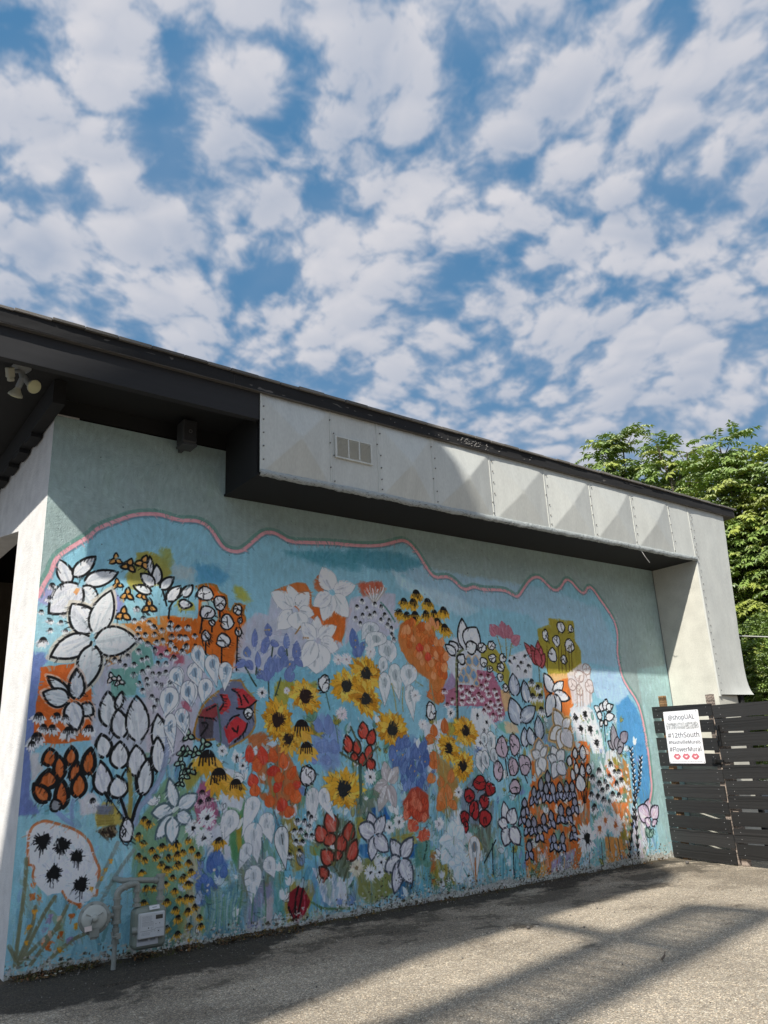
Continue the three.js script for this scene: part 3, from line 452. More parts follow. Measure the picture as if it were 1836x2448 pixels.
  droop('e2b04a','141416',[[116,120,3.8],[121,116,3.8],[111,106,3.6],[116,99,3.1],[125,92,3.1],[135,94,3.9],[148,95,5.5],[162,98,3.2],[166,89,3.2],[173,83,3.1],[151,85,3.9],[157,87,3.1],[142,84,3.1],[112,88,3.0],[118,84,3.0],[129,85,3.1],[135,78,3.7],[152,76,3.9],[163,77,3.1],[141,73,3.7],[166,68,3.6],[116,73,3.0],[147,65,3.0],[158,64,3.7],[131,66,3.0],[163,57,3.7],[140,60,3.0],[150,53,3.0],[121,59,3.0],[128,58,3.0],[162,45,3.7],[167,44,3.0],[155,45,3.0],[171,36,3.0],[151,36,3.6],[164,33,3.6],[154,28,3.6],[176,26,3.0],[165,20,3.0],[178,18,3.0],[154,14,3.7],[142,44,3.5],[119,46,3.4],[194,93,4.2],[143,21,3.1]]);
  dabs('dfae48',[[165,5,3.2],[170,4,3.5],[176,3,3.0]]);
  petals('dde2e7','8ea3aa','5e7278',2.0,'',[[147,130,140,157,11],[144,126,123,125,15],[151,129,171,140,14],[145,121,128,101,13],[145,119,145,95,14],[150,123,166,113,12]]);
  droop('cfa9b8','141416',[[176,141,4.1],[183,134,4.1],[174,132,4.1]]);
  daisy('e6e8ec','17181a',0.22,[[182,117,11.1],[167,108,9.1],[179,98,10.4]]);
  tref('8fbcab','1a1a18',[[159,198,7.6],[153,182,6.9],[159,182,6.3],[168,181,6.9],[177,189,8.2],[151,172,6.8],[155,164,6.8],[163,164,6.8]]);
  tref('8fbcab','1a1a18',[[163,164,6.9],[156,159,6.9],[152,152,5.4]]);
  droop('dfae48','2c2520',[[181,174,12.0],[194,156,11.3],[214,146,8.9]]);
  petals('f0f1f3','8a8f98','',0.0,'',[[286,344,256,359,21],[288,345,280,370,19],[292,344,309,364,17],[295,340,316,337,15],[286,338,265,316,20],[292,338,295,316,26]]);
  petals('f0f1f3','8a8f98','',0.0,'',[[341,370,329,398,27],[346,369,379,379,20],[346,364,366,337,22],[342,363,328,330,22],[339,364,314,347,18]]);
  petals('f0f1f3','8a8f98','',0.0,'',[[318,309,320,336,17],[316,308,297,325,18],[322,310,348,325,17],[324,304,350,297,20],[319,302,317,266,36],[316,304,299,273,21]]);
  stroke('a88a62',1,2.0,[289,312,296,321]);
  stroke('b89a78',1,2.0,[300,308,307,308]);
  stroke('44564c',0.9,2.0,[259,298,257,283]);
  stroke('44564c',0.9,2.0,[277,296,278,286]);
  stroke('44564c',0.9,2.0,[269,260,262,240]);
  stroke('44564c',0.9,2.0,[253,256,254,234]);
  stroke('44564c',0.9,2.0,[222,274,231,259,238,250]);
  stroke('44564c',0.9,2.0,[239,279,237,263]);
  petals('7f8fbf','5f6f9c','',0.0,'',[[226,282,226,294,9],[224,278,211,270,8],[226,278,233,268,9],[235,294,236,315,7],[240,271,239,289,7],[277,294,277,312,8],[290,281,291,304,11],[288,283,299,274,8],[285,280,282,267,10],[271,284,270,297,10],[266,267,262,286,14],[254,260,256,285,14],[247,266,238,259,9],[280,256,282,274,13],[251,256,250,271,11],[272,273,276,287,11],[254,307,252,322,9],[247,292,253,307,9],[256,301,267,297,8],[250,288,245,297,9]]);
  dabs('d9b457',[[254,314,1.5],[224,286,1.4],[242,268,1.4],[281,276,1.5],[290,291,1.2],[320,204,1.4],[332,209,1.2],[322,190,1.4],[342,183,1.3],[316,168,1.3]]);
  petals('8496c4','6d80b0','',0.0,'',[[320,199,318,215,11],[334,197,332,220,13],[325,176,323,194,17],[338,175,340,191,16],[316,168,308,171,10],[327,163,330,174,14]]);
  daisy('e6e1e6','9a8a8a',0.12,[[349,284,7.8],[361,285,8.5],[277,246,4.7]]);
  daisy('e6e8ec','17181a',0.22,[[245,243,7.4],[198,182,6.4],[215,175,6.9],[222,166,5.7]]);
  daisy('e8dfe2','a0a5a8',0.15,[[352,220,9.4]]);
  calla('f0f1f3','7f98ad','5a6470',[[144,261,7.9,8.7,148,240],[164,264,8.4,10.3,169,247],[184,274,8.4,10.0,190,248],[200,267,7.8,9.3,199,243],[167,283,7.7,10.5,175,263],[159,244,8.8,10.1,162,227],[177,249,8.3,9.0,173,230],[140,235,7.8,11.2,136,217],[152,215,7.9,9.8,156,196],[139,209,6.5,9.9,143,178]]);
  calla('f0f1f3','7f98ad','5a6470',[[143,259,7.4,9.6,150,247],[137,237,10.0,11.3,133,217],[157,244,8.0,11.4,160,228],[151,217,7.9,9.9,155,201],[139,209,6.5,12.7,143,186]]);
  patch('c24a4f',1,1,[208,248,221,247,237,235,231,228,216,226,214,240]);
  patch('c8474a',1,1,[193,241,203,241,207,229,196,219,192,224,198,232]);
  patch('c44349',1,1,[199,206,214,218,227,210,226,203,205,189]);
  patch('9c4d50',1,1,[174,225,189,232,192,221,187,215,171,218]);
  patch('5a5256',1,3,[170,215,187,214,186,196,172,196]);
  stroke('1c1a1c',0.9,2.0,[208,246,217,242,220,230]);
  stroke('1c1a1c',0.9,2.0,[214,226,225,224,238,234]);
  stroke('1c1a1c',0.9,2.0,[195,240,200,232,194,224]);
  stroke('1c1a1c',0.9,2.0,[202,206,206,216,217,219]);
  stroke('1c1a1c',0.9,2.0,[227,210,226,202,212,191]);
  stroke('1c1a1c',0.9,2.0,[209,205,215,199,216,207]);
  stroke('1c1a1c',0.9,2.0,[170,217,187,215]);
  stroke('1c1a1c',0.9,2.0,[174,211,184,212,173,198]);
  stroke('1c1a1c',0.9,2.0,[179,224,189,229]);
  stroke('1c1a1c',0.9,2.0,[222,240,228,232]);
  stroke('4f6f68',0.9,2.0,[191,231,194,213,196,192]);
  obud('e4e4e8','161616',2.0,1,[[228,221,5.4,6.0]]);
  obud('e4e4e8','161616',2.0,1,[[328,255,7.8,10.2]]);
  stroke('5f7f7c',0.9,2.0,[330,245,335,225]);
  sun('3e2a20',[[302,240,19.1,7.9],[265,214,20.2,7.8]]);
  sun('3a3b38',[[360,253,22.1,7.2],[390,269,22.0,7.4],[388,238,20.2,6.7],[427,202,22.9,8.1]]);
  sun('2e2620',[[549,198,20.1,6.8],[517,176,17.3,6.3],[540,154,18.0,6.6]]);
  sun('33373a',[[352,136,24.1,9.1]]);
  droop('dfae48','2e241e',[[296,204,12.2],[279,189,9.4],[302,181,10.1]]);
  sun('3a2d24',[[279,193,12.0,5.7]]);
  petals('d25440','b03a2c','',0.0,'',[[231,169,229,188,10],[236,144,232,158,12],[248,166,244,186,12],[260,154,259,165,16],[268,140,260,146,13],[284,141,294,146,9],[271,117,268,131,13]]);
  petals('d8703f','bd4a2c','',0.0,'',[[240,159,238,174,11],[237,134,236,148,11],[262,168,256,184,10],[273,161,271,178,11],[278,150,288,163,10],[281,111,276,122,13]]);
  petals('d8703f','c2602f','',0.0,'',[[256,122,253,136,12],[284,125,291,138,14],[268,147,265,158,12],[278,133,281,146,13]]);
  petals('cb5a4a','a03c32','3c2a24',2.0,'',[[382,191,382,211,15],[391,184,398,202,13],[361,176,357,196,13],[372,173,372,191,11],[368,166,368,176,10],[387,167,392,184,11],[379,160,380,175,11],[395,156,387,168,12]]);
  stroke('5d6450',0.85,2.6,[348,176,361,169,374,162]);
  stroke('5d6450',0.85,2.6,[403,181,392,174,381,162]);
  stroke('5d6450',0.85,2.6,[364,205,370,193,377,181]);
  stroke('5d6450',0.85,2.6,[353,183,350,172]);
  stroke('4d5f50',1,3.4,[377,161,376,153]);
  stroke('4d6a62',0.9,4.4,[375,159,376,137,375,118]);
  stroke('b8b6ae',0.9,2.0,[405,360,394,369,392,374]);
  stroke('e2e2e4',0.9,2.0,[406,361,398,373,396,377]);
  stroke('b8b6ae',0.9,2.0,[406,361,402,371,401,381]);
  stroke('e2e2e4',0.9,2.0,[407,361,406,375,405,377]);
  stroke('b8b6ae',0.9,2.0,[408,361,409,372,410,380]);
  stroke('e2e2e4',0.9,2.0,[409,361,413,377,414,377]);
  stroke('b8b6ae',0.9,2.0,[409,361,417,374,419,380]);
  stroke('e2e2e4',0.9,2.0,[410,361,420,371,424,383]);
  stroke('b8b6ae',0.9,2.0,[411,361,425,376,428,380]);
  stroke('5f8f86',0.8,2.8,[418,360,427,353,439,337]);
  droop('e2e4e8','141416',[[388,360,3.5],[380,352,3.4],[395,351,3.5],[408,358,3.5],[418,355,3.5],[388,342,3.4],[399,342,3.4],[407,346,3.5],[377,337,3.4],[384,331,3.4],[417,338,3.5],[423,345,3.5],[430,338,3.5],[427,332,3.5],[433,328,3.5],[433,320,3.5],[436,314,3.5]]);
  droop('d9aa40','1c1a16',[[478,376,8.4],[456,364,7.1],[472,364,7.9],[497,366,8.4],[447,349,7.0],[460,346,7.0],[474,347,7.9],[493,350,7.2],[508,352,7.2],[525,357,8.1],[512,340,8.4],[525,333,8.4],[472,341,5.5]]);
  petals('dd8648','b8622f','',0.0,'',[[464,325,464,338,8],[515,276,519,289,8],[487,314,484,326,8],[508,275,512,288,8],[500,272,505,284,7],[491,285,492,298,8],[483,327,489,340,10],[488,312,494,324,9],[512,273,513,286,9],[491,302,488,315,9],[482,308,488,320,8],[478,319,480,332,8],[469,292,474,304,7],[450,315,454,328,9],[463,308,460,321,9],[512,265,516,278,11],[519,278,519,291,12],[491,274,489,287,8],[481,324,480,337,12],[472,333,468,344,8],[507,308,505,321,8],[462,328,458,340,8],[500,324,495,335,10],[506,305,513,317,9]]);
  petals('cf7038','a5562a','',0.0,'',[[463,303,459,314,9],[510,298,505,310,9],[464,317,462,330,11],[457,329,463,341,9],[515,287,519,300,10],[485,327,483,340,11],[513,267,512,280,11],[506,287,511,300,9],[494,284,493,296,11],[518,264,522,277,8],[520,286,516,298,9],[494,292,498,305,11],[464,332,469,345,7],[506,277,512,289,9],[498,310,504,323,10],[481,295,476,306,8],[491,298,496,311,9],[505,296,500,308,11],[487,306,492,319,8],[514,297,515,311,11]]);
  petals('e3a070','c47a48','',0.0,'',[[508,331,514,343,8],[460,321,460,335,9],[503,335,502,348,10],[481,281,482,294,8],[522,289,525,302,10],[506,290,506,303,8],[506,308,509,321,8],[452,321,457,334,8],[517,308,519,321,9],[495,328,495,341,12],[470,311,466,322,8],[517,274,522,287,11],[490,298,492,311,11],[501,264,498,275,10],[496,280,498,293,11],[475,289,481,302,10]]);
  petals('d8543c','b04030','',0.0,'',[[479,300,478,311,12],[492,288,491,300,10]]);
  petals('d07a44','a8602f','',0.0,'',[[496,239,493,252,16],[508,234,510,251,14],[512,195,513,215,12],[494,191,493,207,12],[487,182,485,195,17],[491,152,490,174,17],[479,157,478,166,11]]);
  petals('d2834c','a8683a','',0.0,'',[[485,135,484,148,14],[491,162,491,174,15],[485,182,482,193,15],[516,134,520,151,12],[502,104,502,130,21],[512,112,510,134,14],[498,102,494,114,13],[515,103,521,113,15],[500,130,500,144,12]]);
  stroke('8f9a7c',0.8,2.0,[499,208,499,228,494,258]);
  stroke('8f9a7c',0.8,2.0,[480,255,459,266,451,278]);
  stroke('8d8f6c',0.8,2.0,[505,93,507,107,507,122]);
  stroke('8d8f6c',0.8,2.0,[497,133,498,168,492,189]);
  calla('d9dde0','a9b4b8','6c7880',[[425,299,14.5,14.1,430,283],[435,269,10.5,14.3,440,235],[418,259,9.1,12.9,416,228],[458,271,13.8,12.4,451,251],[458,244,8.8,13.1,461,210],[400,326,13.1,8.3,384,309],[408,313,16.5,9.5,396,299],[417,281,7.3,10.2,413,269]]);
  stroke('a3a06a',0.8,2.0,[429,257,433,240,434,224]);
  stroke('a3a06a',0.8,2.0,[447,253,444,235,445,223]);
  stroke('a3a06a',0.8,2.0,[411,234,405,223]);
  daisy('e4e5e8','8a8080',0.12,[[398,296,9.6],[467,243,9.6],[476,207,8.0]]);
  daisy('e6e8ec','17181a',0.22,[[525,221,8.6],[573,218,9.5],[589,209,9.2],[583,198,9.1],[574,182,8.7]]);
  obud('e4e4e8','161616',2.0,1,[[491,223,8.3,11.7]]);
  petals('6f86b8','55699a','',0.0,'',[[375,298,371,324,13],[380,295,390,308,9],[378,288,377,304,14]]);
  dabs('d9b457',[[375,308,1.7],[375,300,1.3],[388,304,1.3]]);
  petals('6f86b8','4f648f','',0.0,'',[[441,174,440,189,11],[471,168,472,185,9],[447,180,445,195,10],[456,169,462,185,8],[427,153,433,170,9],[441,178,440,191,11],[470,157,468,170,9],[474,175,478,191,10],[475,172,476,184,8],[427,172,424,183,11],[439,155,441,171,10],[473,154,476,169,10],[462,164,463,176,11],[450,178,448,196,8],[444,161,448,174,9],[447,180,451,191,11],[433,176,437,193,8],[453,166,456,179,10],[476,159,481,176,9],[467,155,469,167,10],[472,171,475,188,10],[426,163,425,180,10],[439,155,442,168,10],[470,154,475,169,10],[455,165,461,178,7],[461,165,463,181,8]]);
  petals('7f98c4','55699a','',0.0,'',[[448,163,452,179,8],[443,128,446,140,6],[472,140,474,150,9],[441,147,439,159,9],[468,133,467,145,8],[441,150,446,164,9],[450,138,454,153,7],[448,165,452,181,7],[469,149,471,164,7],[464,155,465,165,7],[449,130,448,144,6],[479,158,477,169,9],[464,130,465,140,7],[456,126,454,138,9],[443,128,442,141,8]]);
  petals('6279ac','4a5f92','',0.0,'',[[476,162,480,173,8],[440,136,438,147,6],[453,153,457,166,7],[479,158,478,174,9],[465,126,462,142,8],[464,132,462,143,7],[458,144,459,156,8],[471,135,469,145,7],[449,143,447,157,7],[453,138,457,148,7],[479,156,476,167,9],[466,128,467,138,7],[468,149,466,162,8],[453,148,451,158,8],[468,148,466,160,8]]);
  dabs('d8b660',[[432,175,1.4],[441,170,1.4],[425,165,1.2],[468,167,1.3],[458,150,1.2],[463,145,1.2],[453,157,1.2],[476,161,1.3]]);
  stroke('7d8260',1,3.8,[536,214,539,259,542,298,555,306]);
  stroke('262622',1,2.0,[537,214,541,259,544,290]);
  petals('dfe1e5','9aa3ab','1c1c1e',2.0,'',[[559,307,558,349,21],[565,310,585,338,31],[563,305,582,314,17],[543,301,532,316,18],[541,299,524,311,12],[547,287,556,299,14]]);
  petals('bf8290','9c5f70','',0.0,'',[[623,330,611,344,18],[624,330,627,343,13],[641,326,636,351,21],[647,326,650,346,18],[653,319,672,331,15]]);
  stroke('98905c',0.9,2.0,[624,328,629,313,631,297]);
  stroke('98905c',0.9,2.0,[641,326,639,297]);
  stroke('98905c',0.9,2.0,[652,319,646,301]);
  obud('e4e4e8','161616',2.0,1,[[592,310,8.1,6.9],[611,314,7.4,6.0],[593,290,6.7,6.8],[611,296,7.3,5.9],[631,297,6.6,6.0],[626,284,7.0,5.9],[604,281,5.9,4.5],[623,270,6.0,5.8],[632,255,5.1,5.8]]);
  petals('7b9dbf','5f82a6','c9b49a',2.0,'',[[565,285,565,299,10],[578,284,578,299,12],[554,266,554,281,11],[563,272,563,286,11],[571,266,573,279,12],[548,261,548,273,11],[558,261,557,272,10],[576,257,577,265,9]]);
  droop('e4e2e8','5a2028',[[547,255,4.0],[568,255,4.1],[586,271,4.1],[600,271,4.2],[595,262,4.1],[585,257,4.1],[557,250,4.0],[548,244,4.0],[562,247,4.0],[579,246,4.1],[610,252,4.1],[567,243,4.0],[596,252,4.1],[613,245,4.1],[598,246,4.1],[584,241,4.1],[560,238,4.0],[570,238,4.0],[547,236,4.0],[530,238,3.9],[615,237,4.1],[600,235,4.1],[591,230,4.0],[608,230,4.1],[618,230,4.1],[586,224,4.0],[595,227,4.0],[615,224,4.1],[603,218,4.0],[616,216,4.1],[520,232,3.9],[517,250,3.9]]);
  droop('e2e4e8','141416',[[655,298,3.4],[645,293,3.3],[668,292,3.4],[661,286,3.3],[678,302,3.4],[676,280,3.4]]);
  calla('dfe3e6','aab6bc','20242a',[[572,159,9.3,14.0,574,141],[581,161,6.8,11.8,583,147],[594,184,8.7,13.6,590,160],[597,165,6.5,10.5,599,153],[582,187,6.5,9.0,581,176]]);
  daisy('e6e8ec','17181a',0.16,[[390,147,10.5],[415,89,8.7],[430,94,9.7],[385,43,9.2],[401,52,8.6],[398,42,8.1],[493,87,9.1],[529,122,7.8]]);
  daisy('d8d0bd','8f7f60',0.2,[[366,50,10.8]]);
  petals('c4bcbc','8f8688','',0.0,'',[[416,140,412,164,15],[418,139,433,157,15],[415,138,395,133,15],[416,136,400,107,14],[417,136,426,110,14]]);
  petals('d3d2da','9c9aa6','4f5560',2.0,'',[[393,84,386,108,16],[394,83,409,103,15],[392,83,370,94,18],[393,81,387,55,14],[394,81,412,63,17]]);
  petals('d6d5dc','9c9aa6','4f5560',2.0,'',[[430,55,416,76,15],[432,55,450,75,17],[429,53,405,43,17],[430,51,418,17,16],[431,52,445,24,19]]);
  patch('b8503a',1,3,[437,114,451,130,462,132,477,122,477,95,459,91,446,103]);
  petals('cc5c42','8f3a2a','',0.0,'',[[471,104,477,116,7],[461,102,463,115,6],[455,97,452,106,7],[450,106,450,120,7],[452,101,453,116,9],[449,109,451,121,7],[471,111,471,120,9],[460,93,458,106,8],[442,98,446,106,9],[467,101,468,111,6],[456,96,454,108,7],[463,93,468,103,7]]);
  petals('d98066','b04a34','',0.0,'',[[440,105,445,119,6],[456,115,456,130,7],[469,93,472,102,9],[471,91,467,100,7],[458,106,456,120,8],[462,104,464,117,6],[456,113,453,128,7],[452,110,454,119,8],[442,95,440,109,8],[455,109,455,123,8],[459,110,461,120,8],[463,103,464,116,7]]);
  petals('cf5f48','e0b090','',0.0,'',[[453,82,445,96,13],[453,81,456,94,11],[466,69,461,82,9],[468,69,469,85,9],[470,70,475,82,9]]);
  stroke('a09a5c',1,2.0,[419,77,437,77,453,78]);
  stroke('4a6558',1,2.4,[465,49,472,64,470,69]);
  stroke('7fae9c',1,2.0,[470,48,475,67]);
  petals('bf5648','d6a896','4f3a30',2.0,'',[[338,91,327,111,18],[323,82,315,99,16],[332,77,329,90,16],[344,69,348,89,15],[355,80,359,100,15],[356,59,367,80,15],[333,59,319,73,16],[342,61,339,71,12],[327,45,316,56,10]]);
  stroke('5d604a',0.7,2.8,[337,56,339,70,342,108]);
  stroke('5d604a',0.7,3.0,[349,54,356,75,364,95]);
  stroke('5d604a',0.7,2.8,[343,45,332,60]);
  stroke('5d604a',0.7,2.8,[348,39,354,51]);
  patch('95303a',1,1,[289,41,295,37,299,32,304,23,298,14,289,4,283,7,276,20,278,35]);
  stroke('2c1216',0.85,2.6,[289,39,284,25,286,7]);
  stroke('2c1216',0.85,2.6,[295,37,292,25,289,15]);
  stroke('2c1216',0.85,2.6,[277,21,281,10,287,4]);
  stroke('c05060',0.7,2.0,[296,30,298,20,292,10]);
  stroke('6d8a62',0.9,2.4,[305,23,316,15,335,12,355,10]);
  calla('dfe1e4','c3c8cc','8a929a',[[234,126,9.3,9.1,221,94],[208,112,10.4,11.7,200,93],[251,107,9.5,10.6,257,85],[235,97,10.7,11.8,240,67],[227,82,7.3,7.3,218,63],[235,57,9.7,10.1,233,29],[254,65,7.5,9.1,260,51],[309,129,8.6,11.2,305,93],[324,128,7.8,11.3,339,101]]);
  calla('e2e4e6','aab4ba','16181a',[[269,90,8.7,12.6,274,57]]);
  stroke('5f6f78',0.8,2.0,[260,117,265,103]);
  stroke('5f6f78',0.8,2.0,[245,92,246,72]);
  stroke('5f6f78',0.8,2.0,[247,54,248,36]);
  obud('e4e4e8','161616',2.0,1,[[303,152,10.0,10.5]]);
  stroke('20302e',1,2.0,[301,143,299,132]);
  droop('e2e4e8','141416',[[289,106,3.4],[298,105,3.4],[303,112,3.4],[307,108,3.4],[285,96,3.3],[293,96,3.3],[304,99,3.4],[300,90,3.3],[307,89,3.4],[287,85,3.3],[295,84,3.3],[279,72,3.3],[291,75,3.3]]);
  petals('6a86bd','4a66a0','',0.0,'',[[195,70,194,86,11],[188,65,185,80,8],[176,54,173,60,6],[181,56,180,65,8],[201,58,202,70,8],[186,50,187,61,8]]);
  dabs('e6dcc6',[[191,66,2.1],[184,53,1.6],[184,48,1.6]]);
  dabs('a9bfdc',[[201,41,1.9],[176,38,1.8],[175,48,1.4]]);
  stroke('8fb0a0',0.65,2.0,[185,10,191,28,188,51]);
  stroke('a9c2bd',0.65,2.0,[188,13,193,28,191,46]);
  stroke('7fa888',0.65,2.0,[191,16,195,27,194,41]);
  stroke('8fb0a0',0.65,2.0,[194,9,197,27,197,50]);
  stroke('a9c2bd',0.65,2.0,[197,12,199,27,199,45]);
  stroke('7fa888',0.65,2.0,[200,15,201,27,202,40]);
  stroke('8fb0a0',0.65,2.0,[203,8,203,26,205,49]);
  stroke('a9c2bd',0.65,2.0,[206,11,205,26,208,44]);
  stroke('7fa888',0.65,2.0,[209,14,207,26,211,38]);
  stroke('8fb0a0',0.65,2.0,[212,7,209,26,213,47]);
  stroke('a9c2bd',0.65,2.0,[215,10,211,25,216,42]);
  stroke('7fa888',0.65,2.0,[218,13,213,25,219,37]);
  stroke('5f8a6a',0.5,2.2,[218,12,221,33,222,49]);
  stroke('86a6b4',0.5,2.2,[223,13,225,33,226,41]);
  stroke('a5b8c9',0.5,2.2,[228,13,230,32,230,47]);
  stroke('5f8a6a',0.5,2.2,[233,14,235,32,235,39]);
  stroke('86a6b4',0.5,2.2,[238,15,240,31,239,46]);
  stroke('a5b8c9',0.5,2.2,[244,9,245,30,244,38]);
  stroke('5f8a6a',0.5,2.2,[249,9,250,30,248,45]);
  droop('dfae48','141416',[[196,93,5.4]]);
  obud('b23c40','221416',2.0,1,[[567,131,11.7,8.9],[585,123,9.3,8.7],[547,117,9.3,8.7],[573,108,8.3,8.8],[554,99,8.5,11.7],[572,88,11.2,10.1],[536,91,7.6,8.3],[537,80,4.4,6.8]]);
  petals('d5e2ea','9fbcc6','',0.0,'',[[514,71,514,90,18],[520,69,533,81,18],[512,67,490,67,15],[511,64,493,40,19],[519,62,529,46,17]]);
  petals('d5e2ea','9fbcc6','',0.0,'',[[524,37,503,41,14],[525,35,517,17,20],[529,34,539,22,16],[528,40,537,48,15],[525,40,516,51,14]]);
  stroke('79a6a8',0.8,2.0,[534,58,543,46,544,37]);
  stroke('79a6a8',0.8,2.0,[528,32,534,22]);
  stroke('79a6a8',0.8,2.0,[501,58,510,47]);
  calla('e2e2e2','6a7782','b9783c',[[549,56,10.0,12.9,547,12]]);
  stroke('b9783c',1,2.0,[549,42,547,12]);
  stroke('2c3a40',1,2.0,[588,60,575,46,564,35]);
  petals('dcdce2','a09ea8','3f3a46',2.0,'',[[611,78,608,106,14],[616,78,628,96,19],[611,77,594,81,14],[612,72,603,51,20],[617,72,631,50,19]]);
  stroke('2d3c42',1,2.0,[619,50,615,10]);
  stroke('2d3c42',1,2.0,[581,56,578,20]);
  stroke('4f8fa0',0.5,2.2,[580,15,585,50]);
  stroke('8fc4d2',0.5,2.2,[587,14,592,43]);
  stroke('3f7380',0.5,2.2,[595,14,598,36]);
  stroke('4f8fa0',0.5,2.2,[602,13,605,29]);
  stroke('8fc4d2',0.5,2.2,[610,12,614,42]);
  stroke('3f7380',0.5,2.2,[617,11,621,35]);
  stroke('4f8fa0',0.5,2.2,[625,10,627,28]);
  stroke('8fc4d2',0.5,2.2,[633,9,637,42]);
  stroke('2a3036',1,2.0,[618,161,620,138]);
  stroke('2a3036',1,2.0,[653,136,657,127]);
  obud('cdbcc6','201c20',2.0,1,[[614,175,11.6,14.0],[639,178,10.0,14.5],[603,145,8.7,12.7],[632,149,9.4,11.8],[655,151,11.5,14.1],[632,123,10.3,9.8]]);
  obud('e4e4e8','161616',2.0,1,[[727,335,6.3,9.2],[765,350,9.2,8.4],[788,349,6.1,6.3],[751,328,8.5,8.6],[780,322,11.0,10.1],[738,306,9.4,10.5],[763,300,7.5,6.7]]);
  stroke('6b5c22',0.8,2.0,[728,319,723,281]);
  stroke('6b5c22',0.8,2.0,[761,321,756,282]);
  stroke('6b5c22',0.8,2.0,[779,322,773,283]);
  stroke('6b5c22',0.8,2.0,[754,321,749,282]);
  stroke('6b5c22',0.8,2.0,[771,321,765,282]);
  stroke('6b5c22',0.8,2.0,[784,322,779,283]);
  petals('be5f66','d88c84','6d3a34',2.0,'',[[706,291,679,322,12],[706,291,693,319,14],[707,291,709,326,14],[708,289,715,318,12],[708,287,721,307,12],[704,291,694,311,15],[707,289,703,315,15]]);
  stroke('6f6f58',1,2.0,[705,289,704,265]);
  droop('e2e4e8','141416',[[655,297,3.4],[645,292,3.3],[668,291,3.4],[661,286,3.3],[677,301,3.4],[683,287,4.7],[675,279,3.9]]);
  petals('aeb7c6','e2e4ea','24282e',2.0,'',[[650,245,649,276,20],[673,236,670,267,18],[652,206,640,242,26],[657,211,689,230,20],[659,175,662,201,15],[675,177,672,201,17],[692,185,692,217,18]]);
  droop('e2e4e8','141416',[[687,265,5.8],[699,257,5.5],[686,244,6.6],[702,244,5.8],[701,225,6.6]]);
  petals('e0e2e8','9aa3ab','1c1c20',2.0,'',[[730,251,715,278,19],[732,250,756,267,16],[733,249,767,242,15],[731,247,742,219,19],[729,247,711,215,19]]);
  petals('e0e0e2','a5a7ac','8f7c5c',2.0,'d8ae74',[[742,200,728,225,21],[744,200,762,213,14],[741,198,712,184,19],[742,197,731,169,20],[743,197,757,170,26]]);
  petals('dfe1e6','a5a7ac','8a8a88',2.0,'dba868',[[689,161,689,184,18],[690,161,705,174,11],[688,160,672,168,14],[688,158,679,134,15],[689,159,694,140,18]]);
  petals('dfe1e6','9aa3ab','6a6e70',2.0,'',[[723,154,716,175,18],[724,153,741,168,17],[722,153,704,161,14],[722,151,709,130,17],[724,151,738,134,19]]);
  obud('e6dcd8','a5928c',2.0,1,[[795,276,11.0,8.9],[814,287,9.5,8.6],[816,261,9.5,10.7],[776,263,9.7,8.7],[791,255,6.5,8.7]]);
  stroke('b59f96',0.9,2.0,[785,255,782,231]);
  stroke('b59f96',0.9,2.0,[792,255,789,231]);
  stroke('b59f96',0.9,2.0,[799,255,795,231]);
  stroke('b59f96',0.9,2.0,[816,255,812,231]);
  daisy('e6e8ec','17181a',0.05,[[775,215,12.7],[798,219,12.9],[784,198,12.6],[806,197,13.6],[817,177,14.3]]);
  splat('121214',[[775,215,4.1],[798,219,4.1],[784,198,3.7],[806,197,4.4],[817,177,4.4]]);
  petals('e0e4e8','9aa3ab','1e2226',2.0,'',[[835,222,821,231,11],[837,224,841,236,11],[845,226,854,242,12],[850,224,868,233,9],[853,225,861,235,10],[837,215,825,219,12],[846,213,867,217,11],[836,203,830,208,10],[841,203,847,210,9]]);
  stroke('1e2226',1,2.0,[844,220,840,203,838,181]);
  petals('96929c','9aa3ab','2a282c',2.0,'',[[858,168,843,178,12],[859,166,861,204,17],[863,166,869,185,14],[869,164,881,184,14],[876,178,895,191,16],[864,161,878,169,9]]);
  stroke('8d9088',0.9,4.0,[861,161,867,151,869,139]);
  stroke('191512',1,2.0,[772,94,773,121,762,157]);
  stroke('191512',1,2.0,[773,94,779,121,782,157]);
  stroke('191512',1,2.0,[775,94,783,118,790,134]);
  stroke('191512',1,2.0,[771,94,767,115,752,132]);
  petals('e0e0e4','9aa3ab','1c1818',2.0,'',[[763,156,765,171,11],[780,154,783,174,14],[754,126,753,142,10],[763,134,763,150,10],[775,129,776,148,11],[789,133,792,147,11],[770,110,767,134,21],[748,146,751,160,11]]);
  droop('e2e4e8','141416',[[843,144,6.7],[814,136,6.9],[850,133,5.5],[860,133,5.5],[797,127,6.8],[836,127,5.8],[825,120,5.4],[811,118,6.8],[863,120,6.7],[851,116,6.3],[829,112,6.2],[816,108,6.1],[839,101,6.8],[790,104,6.0],[804,100,6.1],[817,95,6.7],[853,99,6.2]]);
  droop('e2e4e8','141416',[[793,86,7.1],[829,92,4.8]]);
  petals('e6e0dc','d6c4b0','',0.0,'',[[882,139,887,144,4],[880,129,876,134,4],[877,119,882,123,3],[875,109,872,114,4],[873,99,878,103,3],[870,89,867,94,4],[868,80,873,83,3],[866,70,863,74,4],[864,60,868,64,3],[861,51,859,55,4],[859,41,864,45,3],[857,32,854,36,4]]);
